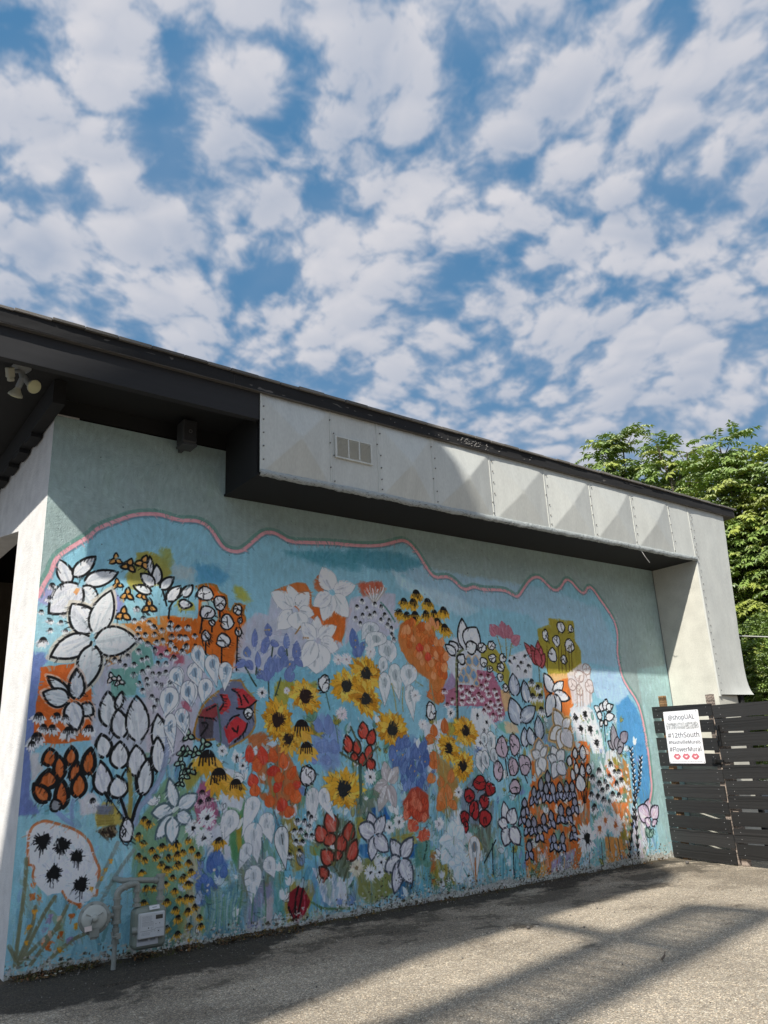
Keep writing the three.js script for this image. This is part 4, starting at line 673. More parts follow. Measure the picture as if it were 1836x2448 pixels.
  petals('17181a','17181a','',0.0,'',[[897,162,894,170,3],[897,162,904,170,3],[897,154,894,161,3],[897,154,903,161,3],[896,146,893,153,3],[896,146,903,153,3],[896,138,893,145,3],[896,138,902,145,3],[895,130,892,137,3],[895,130,901,137,3],[895,122,892,129,3],[895,122,901,129,3],[894,114,891,121,3],[894,114,900,121,3],[893,105,890,111,3],[893,105,899,111,3],[890,94,887,101,3],[890,94,896,101,3],[888,84,885,91,3],[888,84,894,90,3],[884,74,881,80,3],[884,74,890,80,3],[880,64,877,70,3],[880,64,886,70,3],[875,54,872,60,3],[875,54,881,60,3],[871,44,868,50,3],[871,44,877,50,3],[866,32,863,39,3],[866,32,872,39,3],[862,21,859,28,3],[862,21,868,27,3],[858,10,855,17,3],[858,10,863,16,3]]);
  petals('dfe6ea','dfe6ea','',0.0,'',[[899,164,904,168,2],[896,161,894,164,2],[899,156,903,159,2],[896,153,894,155,2],[898,148,903,151,2],[895,144,893,147,2],[897,140,902,143,2],[895,136,893,139,2],[897,132,902,135,2],[894,128,892,131,2],[896,124,901,127,2],[894,120,892,123,2],[896,116,901,119,2],[893,112,891,115,2],[894,106,899,109,2],[892,103,889,106,2],[892,96,897,99,2],[889,93,887,95,2],[889,85,894,88,2],[887,82,885,85,2],[886,75,891,78,2],[884,72,881,75,2]]);
  stroke('1a1b1d',0.9,2.0,[898,165,896,139,895,113,887,80,872,48,858,12]);
  petals('17181a','17181a','',0.0,'',[[920,149,916,156,3],[920,149,926,156,3],[917,141,914,149,3],[917,141,923,149,3],[914,134,911,141,3],[914,134,920,141,3],[911,126,908,134,3],[911,126,918,134,3],[909,118,906,125,3],[909,118,915,125,3],[906,110,903,117,3],[906,110,912,117,3],[899,100,896,107,3],[899,100,905,107,3],[892,91,889,98,3],[892,91,898,97,3],[888,81,885,88,3],[888,81,894,88,3],[886,71,883,78,3],[886,71,892,78,3],[885,61,882,68,3],[885,61,891,68,3],[884,48,881,55,3],[884,48,890,54,3],[883,35,880,42,3],[883,35,888,41,3],[881,23,878,30,3],[881,23,887,29,3],[880,12,877,19,3],[880,12,885,19,3],[878,2,875,8,3],[878,2,884,8,3]]);
  petals('dfe6ea','dfe6ea','',0.0,'',[[921,150,926,154,2],[919,147,916,150,2],[918,143,924,146,2],[916,140,914,143,2],[916,136,921,139,2],[913,132,911,135,2],[913,128,918,131,2],[910,125,908,128,2],[910,120,915,123,2],[908,117,905,120,2],[907,112,912,115,2],[905,109,903,111,2],[900,102,905,105,2],[898,99,896,102,2],[893,92,898,95,2],[891,89,889,92,2],[889,82,894,85,2],[887,79,884,82,2],[888,73,893,76,2],[886,69,883,72,2]]);
  stroke('1a1b1d',0.9,2.0,[920,151,913,133,906,113,889,88,886,63,882,31,879,4]);
  petals('a6a9c0','d6d4dc','1c1c22',2.0,'',[[668,109,658,97,8],[668,109,674,97,8],[682,116,672,104,8],[682,116,688,103,8],[693,111,683,99,8],[693,111,699,98,9],[699,126,689,114,8],[699,126,705,113,9],[707,110,697,98,8],[707,110,713,97,9],[721,112,711,100,8],[721,112,727,100,9],[736,111,725,99,8],[736,111,742,99,9],[748,110,737,98,8],[748,110,755,98,9],[648,97,638,85,8],[648,97,654,85,8],[641,85,632,73,7],[641,85,647,73,8],[651,71,641,60,8],[651,71,656,59,8],[662,70,652,59,8],[662,70,668,58,8],[681,72,671,61,8],[681,72,687,60,8],[698,76,688,65,8],[698,76,704,64,8],[718,81,708,70,8],[718,81,724,69,9],[735,80,725,68,8],[735,80,741,68,9],[750,92,739,80,8],[750,92,756,79,9],[648,41,639,30,7],[648,41,654,29,8],[714,45,704,34,8],[714,45,720,33,8],[741,57,731,46,8],[741,57,747,45,9],[698,47,688,36,8],[698,47,704,35,8],[672,61,662,50,8],[672,61,678,49,8]]);
  petals('9698a6','c9c9d2','17161a',2.0,'',[[668,108,669,122,10],[682,115,686,133,10],[693,110,694,126,10],[699,125,700,142,11],[707,109,707,126,11],[721,111,723,125,11],[736,110,737,126,11],[748,110,750,125,11],[647,96,649,108,10],[641,84,647,96,9],[650,70,652,82,10],[662,69,663,84,10],[681,71,684,86,10],[698,75,698,89,10],[718,80,721,96,11],[735,79,737,91,11],[750,91,752,103,11],[648,40,649,55,10],[714,44,719,59,10],[741,56,743,66,11],[698,46,700,59,10],[672,60,672,72,10]]);
  dabs('e2c9a0',[[690,70,2.1],[733,70,2.1],[672,60,2.0],[706,39,2.3],[687,41,1.7],[724,30,2.1]]);
  dabs('b9d2d8',[[664,95,2.1],[674,61,2.0],[739,33,2.4],[682,41,2.0],[718,26,2.0]]);
  stroke('e6a05a',0.6,2.0,[642,13,647,33]);
  stroke('c25a2c',0.6,2.0,[656,14,660,27]);
  stroke('e8b878',0.6,2.0,[670,16,674,29]);
  stroke('e6a05a',0.6,2.0,[684,9,687,22]);
  stroke('c25a2c',0.6,2.0,[698,11,701,24]);
  stroke('e8b878',0.6,2.0,[713,13,716,26]);
  stroke('e6a05a',0.6,2.0,[727,6,729,19]);
  stroke('c25a2c',0.6,2.0,[743,7,744,21]);
  daisy('e6e8ec','17181a',0.3,[[768,47,22.8]]);
  daisy('e4dfe0','b06a3c',0.22,[[799,57,17.1],[814,67,16.5],[836,59,18.7]]);
  stroke('5a4f42',0.8,2.0,[769,27,767,6]);
  stroke('5a4f42',0.8,2.0,[799,38,797,11]);
  stroke('5a4f42',0.8,2.0,[816,48,816,23]);
  stroke('5a4f42',0.8,2.0,[837,40,839,11]);
  petals('cfc2d6','c9a2b0','2a2432',2.0,'',[[918,64,925,90,25],[919,63,895,79,26],[927,62,947,78,18],[920,52,909,62,14],[933,51,929,59,14]]);
  stroke('4f7a70',1,2.0,[908,-2,911,23,917,43,921,52]);
  petals('8fb3a6','9aa3ab','2f4a44',2.0,'',[[914,35,910,50,10],[915,36,927,46,8]]);
  stroke('6f968c',.7,5.5,off(edge,3.6));
  stroke('dda3ab',1,4.6,edge);
  stroke('5f7f8c',.5,2.2,off(edge,-3));
  // dry brush: short strokes that pick up the colour they start on
  { const src = k.getImageData(0, 0, 2048, HH).data; for (let i = 0; i < 52000; i++) { const x = R() * 2048, y = R() * HH, o = ((y | 0) * 2048 + (x | 0)) * 4, v = (R() - 0.5) * 26, t = noise(x * 0.006, y * 0.008) * 2.4 + Math.PI / 2 + (R() - 0.5) * 0.9, l = 3 + R() * 9; k.strokeStyle = `rgba(${Math.max(0, src[o] + v) | 0},${Math.max(0, src[o + 1] + v) | 0},${Math.max(0, src[o + 2] + v) | 0},${0.3 + R() * 0.45})`; k.lineWidth = 0.8 + R() * 2.4; k.beginPath(); k.moveTo(x, y); k.lineTo(x + Math.cos(t) * l, y + Math.sin(t) * l); k.stroke(); } }
  // bare render showing through chips and flakes along the foot of the wall, and a few drips
  const bare = (x) => Math.max(0, 4 + 5 * sst(250, 520, x) + 4.6 * noise(x * 0.016, 3) + 2.4 * noise(x * 0.07, 8) + 1.4 * noise(x * 0.3, 5));
  k.beginPath(); k.moveTo(0, HH); for (let x = 0; x <= 1029; x += 1.2) k.lineTo(X(x), Y(bare(x))); k.lineTo(2048, HH); k.closePath(); k.fillStyle = '#a9aaa3'; k.fill();
  for (let i = 0; i < 8200; i++) { const x = R() * 1029, hgt = 4 + 5 * sst(300, 500, x) + 7 * (0.5 + 0.5 * noise(x * 0.02, 3)) + 5 * Math.max(0, noise(x * 0.09, 8)), y = -Math.log(1 - R() * 0.985) * hgt * 0.55; const c = R(); k.fillStyle = rgba(c < 0.7 ? vary('c2c2bb', 16) : c < 0.85 ? vary('8d8b82', 18) : vary('55503f', 14), 0.85); blob(x, y, 0.4 + R() * R() * 2.6, 0.35 + R() * 1.1, 0.5); k.fill(); }
  for (let i = 0; i < 260; i++) { const x = 380 + R() * 130, y = 2 + R() * 34; if (noise(x * 0.05, y * 0.08) > 0.1) { k.fillStyle = rgba(vary('4a4640', 12), 0.85); blob(x, y, 0.3 + R() * 0.8, 0.3 + R() * 0.7, 0.5); k.fill(); } }
  for (let i = 0; i < 130; i++) { const x = R() * 1029, y = 30 + R() * 300, l = 3 + R() * 9; k.strokeStyle = rgba(R() < 0.6 ? [226, 228, 232] : [40, 40, 44], 0.35); k.lineWidth = 0.9; k.beginPath(); k.moveTo(X(x), Y(y)); k.lineTo(X(x), Y(y - l)); k.stroke(); }
  for (let i = 0; i < 160; i++) { k.fillStyle = 'rgba(52,52,54,.7)'; const x = R() * 1029, y = R() * 500, r = 0.4 + R() * 0.9; k.fillRect(X(x), Y(y), r * 2, r * 2); }
  // grain of the brushed and weathered paint
  const im = k.getImageData(0, 0, 2048, HH), d = im.data;
  for (let j = 0; j < HH; j++) for (let i = 0; i < 2048; i++) { const o = (j * 2048 + i) * 4, g = 1 + 0.05 * noise(i * 0.11, j * 0.05) + 0.035 * noise(i * 0.45, j * 0.4) + 0.04 * noise(i * 0.012, j * 0.02); const m = (d[o] + d[o + 1] + d[o + 2]) / 3; for (let e = 0; e < 3; e++) { const s = m + (d[o + e] - m) * 0.98; d[o + e] = Math.max(8, Math.min(247, (138 + (s - 138) * 1.24) * g)); } }
  k.putImageData(im, 0, 0);
}

// ---------------------------------------------------------------- surface tiles
const stucco = noiseTile(512, (x, y) => 0.5 + 0.28 * fbm(x * 26, y * 26, 3) + 0.22 * noise(x * 90, y * 90));
const grime = noiseTile(512, (x, y) => 0.92 + 0.09 * fbm(x * 7, y * 7, 5) + 0.04 * noise(x * 120, y * 120));
const streak = noiseTile(512, (x, y) => 0.94 + 0.05 * fbm(x * 9, y * 3, 4) + 0.03 * noise(x * 70, y * 40));
function woodTile(seed, base, amp) {                          // grain along u
  const n = 512, c = canvas(n, 256), k = c.getContext('2d'), R = rng(seed);
  k.fillStyle = base; k.fillRect(0, 0, n, 256);
  for (let i = 0; i < 420; i++) { const y = R() * 256, g = R() < 0.5 ? 0 : 255; k.strokeStyle = `rgba(${g},${g},${g},${amp * R()})`; k.lineWidth = 0.6 + R() * 2.4; k.beginPath(); k.moveTo(0, y); for (let x = 0; x <= n; x += 32) k.lineTo(x, y + 3 * noise(x * 0.008 + seed, y * 0.04)); k.stroke(); }
  return c;
}
const stuccoBump = (r) => ctex(stucco, false, r, r);

// ---------------------------------------------------------------- ground
const aggregate = canvas(1024, 1024), aggregateHeight = canvas(1024, 1024);
{
  const k = aggregate.getContext('2d'), h = aggregateHeight.getContext('2d'), R = rng(5);
  k.fillStyle = '#98928a'; k.fillRect(0, 0, 1024, 1024); h.fillStyle = '#404040'; h.fillRect(0, 0, 1024, 1024);
  for (let i = 0; i < 26000; i++) {
    const x = R() * 1024, y = R() * 1024, r = 1.6 + R() * R() * 5.5, t = R() * 3.14, q = R(), v = q < 0.12 ? 84 + R() * 50 : q < 0.8 ? 168 + R() * 50 : 212 + R() * 40, w = (R() - 0.5) * 14;
    for (const dx of [0, x < 12 ? 1024 : x > 1012 ? -1024 : null]) for (const dy of [0, y < 12 ? 1024 : y > 1012 ? -1024 : null]) { if (dx === null || dy === null) continue;
      k.fillStyle = `rgb(${v + 8 + w | 0},${v | 0},${v - 14 - w | 0})`; k.beginPath(); k.ellipse(x + dx, y + dy, r, r * (0.6 + R() * 0.35), t, 0, 6.3); k.fill();
      const g = 110 + R() * 145 | 0; h.fillStyle = `rgb(${g},${g},${g})`; h.beginPath(); h.ellipse(x + dx, y + dy, r, r * 0.8, t, 0, 6.3); h.fill(); }
  }
}
const asphalt = new THREE.MeshStandardMaterial({ vertexColors: true, roughness: 0.95, map: ctex(aggregate, true, 1 / 1.35, 1 / 1.35), bumpMap: ctex(aggregateHeight, false, 1 / 1.35, 1 / 1.35), bumpScale: 0.006 });
{
  const crack = [[[2.2, 0.62], [2.7, 0.85], [3.05, 0.82], [3.5, 1.05], [3.9, 0.98]], [[4.35, 0.5], [4.9, 0.62], [5.3, 1.0], [5.6, 1.05]], [[0.6, 0.8], [1.3, 1.1], [1.7, 1.05]], [[4.55, 1.9], [4.2, 1.7], [3.9, 1.75]], [[6.4, 0.5], [7.1, 0.72], [7.6, 0.66]]];
  const seg = []; for (const c of crack) for (let i = 1; i < c.length; i++) seg.push([...c[i - 1], ...c[i]]);
  const x0 = -4, x1 = 14, z0 = -0.45, z1 = 9.5, nx = 600, nz = 332, pos = [], col = [], uv = [], idx = [];
  for (let j = 0; j <= nz; j++) for (let i = 0; i <= nx; i++) {
    const x = mix(x0, x1, i / nx), z = mix(z0, z1, j / nz);
    let y = 0.012 * fbm(x * 0.8, z * 0.8, 3) + 0.006 * noise(x * 4, z * 4) + 0.003 * noise(x * 14, z * 14);
    const wig = 0.05 * noise(x * 6, z * 6); let cd = 9; for (const [a, b, c, d] of seg) { const ex = c - a, ez = d - b, t = Math.max(0, Math.min(1, ((x - a) * ex + (z - b) * ez) / (ex * ex + ez * ez))); cd = Math.min(cd, Math.hypot(x - a - t * ex + wig, z - b - t * ez + wig)); }
    if (cd < 0.04) y -= 0.022 * (1 - cd / 0.04);
    const rise = z < 0.14 && x > 0 && x < 10.2 ? (0.14 - z) * 0.16 * (0.6 + 0.5 * noise(x * 3, 1)) : 0; y += Math.max(0, rise);
    // worn pale aggregate; black bitumen and moss along the wall; shade zone painted darker
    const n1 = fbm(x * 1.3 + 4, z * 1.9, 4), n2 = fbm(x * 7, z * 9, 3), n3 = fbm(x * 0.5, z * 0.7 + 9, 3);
    const n4 = noise(x * 23, z * 23); let bitumenShade = sst(0.1, -0.08, z - (0.38 + 0.1 * n4 + 0.75 * n1 + 0.75 * sst(3.4, 0.2, x) + 0.16 * n2)) * (x < 9.4 ? 1 : 0.3);
    bitumenShade = Math.max(bitumenShade, 0.66 * sst(0.44, 0.62, n1 + 0.4 * n2 + 0.16 * n4 + 0.55 * sst(2.4, 0.4, z)));
    const shadeStain = sst(-0.05, 0.12, n3 * 0.6 + n1 * 0.55 + 0.22 * n4 + 0.42 * sst(3.0, 1.2, z) - 0.28) * 0.5; const moss = sst(0.3, 0.62, n2 + 0.4 * n1) * sst(1.3, 0.3, z);
    let r = mix(1.0, 0.78, sst(-0.4, 0.5, n3)) * (1 + 0.22 * n2), g = r * 0.925, b = r * 0.805;
    r = mix(r, 0.42, shadeStain); g = mix(g, 0.375, shadeStain); b = mix(b, 0.31, shadeStain);
    r = mix(r, 0.13, bitumenShade); g = mix(g, 0.117, bitumenShade); b = mix(b, 0.094, bitumenShade);
    r = mix(r, 0.13, moss * 0.5); g = mix(g, 0.125, moss * 0.5); b = mix(b, 0.06, moss * 0.5);
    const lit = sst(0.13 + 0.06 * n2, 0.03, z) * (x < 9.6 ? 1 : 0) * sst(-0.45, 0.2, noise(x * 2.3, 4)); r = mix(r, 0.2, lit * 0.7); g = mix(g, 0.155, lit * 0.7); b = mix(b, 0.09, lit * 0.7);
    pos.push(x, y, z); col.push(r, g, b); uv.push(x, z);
  }
  for (let j = 0; j < nz; j++) for (let i = 0; i < nx; i++) { const a = j * (nx + 1) + i, b = a + 1, c = a + nx + 1, d = c + 1; idx.push(a, c, b, b, c, d); }
  const g = new THREE.BufferGeometry(); g.setAttribute('position', new THREE.Float32BufferAttribute(pos, 3)); g.setAttribute('color', new THREE.Float32BufferAttribute(col, 3)); g.setAttribute('uv', new THREE.Float32BufferAttribute(uv, 2)); g.setIndex(idx); g.computeVertexNormals();
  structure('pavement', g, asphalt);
  const far = new THREE.PlaneGeometry(1600, 1600, 1, 1).rotateX(-Math.PI / 2).translate(0, -0.06, 0);
  const fuv = far.attributes.uv; for (let i = 0; i < fuv.count; i++) fuv.setXY(i, fuv.getX(i) * 400, fuv.getY(i) * 400);
  structure('ground', far, std(lin(0.13, 0.125, 0.115), 0.95, { map: ctex(grime) }));
}

// ---------------------------------------------------------------- the building
const building = thing('mural_building', 'flat-fronted building with a flower mural wall under a dark overhanging roof', 'building');
const matMural = new THREE.MeshStandardMaterial({ map: ctex(muralCanvas), roughness: 0.8, bumpMap: ctex(stucco, false, WALL_L / 0.9, WALL_H / 0.9), bumpScale: 0.0065 });
const matWhite = std(lin(0.8, 0.78, 0.75), 0.9, { map: ctex(grime, true, 0.7, 0.7), bumpMap: stuccoBump(1.2), bumpScale: 0.007 });
const matCream = std(lin(0.68, 0.665, 0.58), 0.85, { map: ctex(grime, true, 0.5, 0.5) });
const matCore = std(lin(0.4, 0.4, 0.38), 0.9);
const matBlack = std(lin(0.016, 0.0155, 0.016), 0.9, { map: ctex(streak, true, 1, 0.6) });
const matBeam = std(lin(0.03, 0.03, 0.032), 0.9, { map: ctex(streak, true, 0.4, 2) });
const matSoffit = std(lin(0.012, 0.012, 0.012), 0.9);
const matSheet = std(lin(0.66, 0.67, 0.62), 0.5, { map: ctex(streak, true, 0.7, 0.5), side: THREE.DoubleSide });
const skin = grid(240, 120, (u, v) => { const x = u * WALL_L, y = v * WALL_H - 0.02; return [x, y, 0.004 * fbm(x * 1.3, y * 1.3, 3) + 0.0015 * noise(x * 9, y * 9), u, Math.max(0, y / WALL_H)]; });
const muralWall = mesh('mural_wall', skin, matMural, building); muralWall.userData.label = 'plastered wall painted with a garden of flowers';
mesh('wall_core', box(0.006, -0.05, -0.24, 10.4, 5.26, -0.022), matCore, building);
{ // gable wall with the opening of a covered entry
  const s = new THREE.Shape([[0.0, -0.05], [1.16, -0.05], [1.16, 4.3], [2.2, 4.5], [3.6, 4.55], [3.6, -0.05], [9, -0.05], [9, 5.46], [0, 5.46]].map((p) => new THREE.Vector2(...p)));
  const g = new THREE.ExtrudeGeometry(s, { depth: 0.24, bevelEnabled: true, bevelThickness: 0.008, bevelSize: 0.008, bevelSegments: 2 });
  g.rotateY(Math.PI / 2); g.translate(0.008, 0, -0.018);           // shape x runs to -z
  mesh('end_wall', g, matWhite, building).userData.label = 'rough white end wall beside the dark entry';
}
mesh('back_wall', box(0, -0.05, -9.2, 11.2, 5.47, -9), matCore, building);
mesh('side_wall', box(11.0, -0.05, -9, 11.2, 5.47, -0.25), matCore, building);
const matPanel = std(lin(0.34, 0.30, 0.25), 0.9, { map: ctex(streak, true, 1, 0.5) });     // tan panelled hall behind the side entry
mesh('hall_wall', box(6.0, -0.05, -8.98, 6.1, 5.46, -0.26), matPanel, building); mesh('hall_wall', box(0.26, -0.05, -8.99, 5.99, 5.46, -8.9), matPanel, building); mesh('hall_wall', box(0.26, -0.05, -0.32, 5.99, 5.46, -0.26), matPanel, building);
mesh('hall_floor', box(0.02, -0.04, -8.88, 5.98, 0.035, -0.34), matPanel, building);
mesh('frieze_board', box(-0.02, 5.283, -0.2, 10.28, 5.46, -0.006), matSoffit, building);
mesh('soffit_board', box(-1.14, 5.462, -9.0, 11.0, 5.5, 0.8), matSoffit, building).userData.label = 'black boarded underside of the roof';
mesh('edge_beam', rbox(-1.25, 5.318, 0.795, 1.935, 5.66, 0.878, 0.006), matBeam, building);
mesh('wall_trim', box(-0.13, 5.2, -6, -0.008, 5.455, 0.42), matSoffit, building);
for (let i = 0; i < 7; i++) { const z = -0.42 - i * 0.52; mesh('rafter_block', box(-0.127, 5.15, z - 0.3, -0.012, 5.2, z), matSoffit, building); }
// roof: deck, fascia and a row of shingles along the eave
const slope = 0.13;
{
  const deck = new THREE.BoxGeometry(13.02, 0.12, 10.6, 1, 1, 1); deck.translate(5.25, 5.70, -4.37); boxUV(deck);
  const p = deck.attributes.position; for (let i = 0; i < p.count; i++) p.setY(i, p.getY(i) + (0.93 - p.getZ(i)) * slope * (p.getY(i) > 5.7 ? 1 : 0)); deck.computeVertexNormals();
  const roof = mesh('roof', deck, std(lin(0.13, 0.12, 0.11), 0.95, { map: ctex(grime, true, 0.8, 0.8) }), building);
  const sm = [0.16, 0.2, 0.24].map((v) => std(lin(v, v * 0.93, v * 0.84), 0.97, { map: ctex(grime, true, 3, 3), bumpMap: ctex(stucco, false, 4, 4), bumpScale: 0.003 })), R = rng(31);
  for (let x = -1.27, i = 0; x < 11.8; i++) {
    const w = Math.min(0.24 + R() * 0.12, 11.83 - x), d = 0.012 * noise(x * 1.7, 2), t = 0.014 + R() * 0.012, lip = 0.952 + R() * 0.02;
    const g = rbox(x + 0.003, 5.79 + d, 0.5, x + w - 0.003, 5.79 + d + t + 0.012, lip, 0.005, 1); const q = g.attributes.position; for (let j = 0; j < q.count; j++) q.setY(j, q.getY(j) + (0.93 - q.getZ(j)) * slope);
    mesh('shingle', g, sm[(R() * 3) | 0], roof); x += w; if (11.8 - x < 0.1) break;
  }
  const cuts = [-1.26, 1.6, 4.72, 7.9, 11.74]; for (let b = 0; b < 4; b++) { const seed = b * 7.3, fas = grid(60, 6, (u, v) => { const x = mix(cuts[b] + 0.003, cuts[b + 1] - 0.003, u); return [x, 5.648 + v * 0.138 + 0.005 * noise(x * 0.9, seed) - (1 - v) * 0.012 * Math.max(0, noise(x * 2.1, 9)) * (x > 4 ? 1.6 : 0.4), 0.934 + 0.006 * noise(x * 1.3, v * 2 + seed) + 0.003 * noise(x * 12, v * 5), x, v * 0.14]; });
    mesh('fascia_board', fas, matBlack, building).userData.label = 'black weathered fascia board along the eave'; }
  mesh('fascia_core', box(-1.25, 5.653, 0.89, 11.73, 5.78, 0.915), matBlack, building);
  mesh('fascia_shelf', box(-1.24, 5.665, 0.2, 11.7, 5.69, 0.888), matSoffit, building);
  mesh('rake_board', box(-1.285, 5.65, -9.4, -1.262, 5.785, 0.93), matBlack, building);
  mesh('rake_board', box(11.742, 5.65, -9.4, 11.768, 5.785, 0.93), matBlack, building);
  mesh('end_block', rbox(11.3, 5.28, 0.1, 11.66, 5.66, 0.6, 0.006), matSheet, building);
  // flaking white paint on the old fascia
  const fl = []; for (let i = 0; i < 70; i++) { const x = i < 48 ? 4.95 + R() * 0.5 : 3.6 + R() * 3, y = 5.66 + R() * 0.09, s = 0.003 + R() * 0.008; fl.push(box(x, y, 0.93, x + s * 1.5, y + s, 0.944)); }
  const f = mesh('flaking_paint', mergeGeometries(fl), std(lin(0.26, 0.25, 0.24), 0.9), building); f.userData.kind = 'stuff';
}
// sheet metal duct box under the eave, cross-broken panels
const ZD = 0.881, seams = [1.942, 2.885, 3.577, 4.461, 5.508, 6.62, 7.645, 8.673, 9.707, 10.3];
{
  const duct = mesh('metal_duct', mergeGeometries([box(1.95, 4.7, 0.02, 10.28, 5.55, 0.8), box(1.936, 4.675, 0.015, 10.285, 4.7, 0.86)]), matSoffit, building); duct.userData.label = 'boxed sheet metal duct under the eave';
  const tones = [1, 0.97, 1.04].map((t) => std(lin(0.66 * t, 0.67 * t, 0.62 * t), 0.5, { map: ctex(streak, true, 0.8, 0.5) }));
  for (let i = 0; i < seams.length - 1; i++) {
    const a = seams[i] + 0.006, b = seams[i + 1] - 0.006, y0 = 4.7, y1 = 5.66, flat = i === 1 || i === 8;
    const g = grid(40, 40, (u, v) => { const s = Math.max(Math.abs(u - 0.5), Math.abs(v - 0.48) * 0.98) * 2, x = mix(a, b, u), y = mix(y0, y1, v); return [x, y, ZD + (flat ? 0.002 : (i < 4 ? 0.115 : 0.072) * Math.max(0, Math.min(1, (1 - s) / 0.94))) + 0.004 * fbm(x * 2 + i, y * 2, 2), x, y]; });
    mesh('duct_panel', g, tones[i % 3], duct);
    mesh('seam_strip', rbox(b - 0.014, y0 - 0.005, ZD - 0.005, b + 0.008, y1, ZD + 0.009, 0.003), tones[1], duct);
    if (i === 0 || i === 3) mesh('seam_strip', rbox(a - 0.004, y0 - 0.005, ZD - 0.005, a + 0.02, y1, ZD + 0.009, 0.003), tones[2], duct);
  }
  const sc = []; const R = rng(77); for (let i = 1; i < seams.length; i++) for (let j = 0; j < 6; j++) { const g = new THREE.CylinderGeometry(0.008, 0.009, 0.01, 6).rotateX(Math.PI / 2); g.translate(seams[i] + (R() < 0.5 ? 0.03 : -0.02), 4.76 + j * 0.15 + R() * 0.03, ZD + 0.016); sc.push(g); }
  for (let j = 0; j < 5; j++) sc.push(new THREE.CylinderGeometry(0.008, 0.009, 0.01, 6).rotateX(Math.PI / 2).translate(1.985, 4.85 + j * 0.16, ZD + 0.014));
  mesh('screw', mergeGeometries(sc), std(lin(0.12, 0.11, 0.1), 0.6), duct).userData.kind = 'stuff';
  // crumpled drip edge with old sealant
  const dc = canvas(2048, 64), k = dc.getContext('2d'); k.fillStyle = '#9fa5a3'; k.fillRect(0, 0, 2048, 64);
  for (let i = 0; i < 5000; i++) { const x = R() * 2048, y = R() * 64, d = noise(x * 0.011, 1) * 0.5 + noise(x * 0.05, y * 0.1) * 0.5 + (y / 64 - 0.55) * 0.9; const g = d + R() * 0.5 > 0.42 ? 34 + R() * 40 : 140 + R() * 60; k.fillStyle = `rgba(${g},${g + 2},${g},.55)`; k.fillRect(x, y, 1 + R() * 7, 1 + R() * 3); }
  const lip = grid(420, 10, (u, v) => { const x = mix(1.936, 10.3, u), w = 0.013 * noise(x * 3.1, 2) + 0.007 * noise(x * 14, 7), t = (v - 0.5) * Math.PI; return [x, 4.69 + Math.sin(t) * 0.042 + w * (1 - v), ZD + 0.004 + Math.cos(t) * 0.03 + 0.006 * noise(x * 22, v * 3) + w * 0.6, u, v]; });
  mesh('drip_edge', lip, new THREE.MeshStandardMaterial({ map: ctex(dc), roughness: 0.6, side: THREE.DoubleSide }), duct);
  mesh('loose_wire', tube([[8.75, 4.66, 0.88], [8.8, 4.56, 0.9], [8.9, 4.47, 0.9]], 0.006, 16, 5), std(lin(0.5, 0.5, 0.48), 0.6), duct);
  // vent grille
  const vent = mesh('vent_grille', mergeGeometries([box(2.93, 5.065, ZD + 0.004, 3.47, 5.345, ZD + 0.012), box(2.93, 5.065, ZD + 0.012, 2.955, 5.345, ZD + 0.026), box(3.445, 5.065, ZD + 0.012, 3.47, 5.345, ZD + 0.026), box(2.955, 5.065, ZD + 0.012, 3.445, 5.083, ZD + 0.026), box(2.955, 5.327, ZD + 0.012, 3.445, 5.345, ZD + 0.026), box(3.112, 5.083, ZD + 0.012, 3.13, 5.327, ZD + 0.024), box(3.27, 5.083, ZD + 0.012, 3.288, 5.327, ZD + 0.024)]), tones[2], building);
  const slatGeo = [[2.957, 3.11], [3.132, 3.268], [3.29, 3.443]].map(([x0, x1]) => { const g = box(x0, -0.003, -0.008, x1, 0.003, 0.008); g.rotateX(0.6); return g; });
  for (let i = 0; i < 14; i++) for (const sg of slatGeo) { const s = mesh('slat', sg, tones[1], vent); s.position.set(0, 5.096 + i * 0.0168, ZD + 0.02); }
}
// pilaster at the far end of the wall: cream return face and sheet metal front
{
  mesh('pilaster_return', box(10.29, -0.05, 0.012, 10.32, 4.69, 0.862), matCream, building).userData.label = 'cream painted side of the pilaster';
  mesh('pilaster_core', box(10.325, -0.05, -0.2, 11.02, 5.54, 0.83), matCore, building);
  const front = (y0, y1, dz, tone) => grid(24, 40, (u, v) => { const y = mix(y0, y1, v), xr = 11.13 + (y - 2.44) * 0.1 + 0.05 * Math.exp(-(y - 2.44) * 5), x = mix(10.312, xr, u); return [x, y, ZD + dz + 0.007 * fbm(x * 3, y * 2.2, 2) + (y0 < 3 ? 0.09 * Math.exp(-(y - y0) * 7) * u : 0), x, y]; });
  mesh('pilaster_sheet', front(3.36, 5.66, 0), matSheet, building); mesh('pilaster_sheet', front(2.43, 3.375, 0.008), matSheet, building);
  mesh('corner_strip', rbox(10.296, 2.4, ZD - 0.02, 10.33, 4.69, ZD + 0.012, 0.003), matSheet, building);
  mesh('pilaster_side', grid(8, 30, (u, v) => { const y = mix(2.43, 5.55, v); return [11.13 + (y - 2.44) * 0.1 - 0.004, y, mix(ZD, -0.2, u), u, y]; }), matSheet, building);
  mesh('pilaster_foot', box(10.325, -0.05, 0.832, 10.86, 2.42, 0.86), matCream, building);
  mesh('downpipe', rbox(10.9, -0.05, 0.8, 11.0, 2.5, 0.9, 0.02), matBlack, building);
  const sc = []; for (let j = 0; j < 26; j++) { sc.push(new THREE.SphereGeometry(0.009, 6, 4).translate(10.35 + (j % 2) * 0.025, 2.5 + j * 0.118, ZD + 0.012)); } mesh('screw', mergeGeometries(sc), std(lin(0.2, 0.2, 0.19), 0.5), building).userData.kind = 'stuff';
}
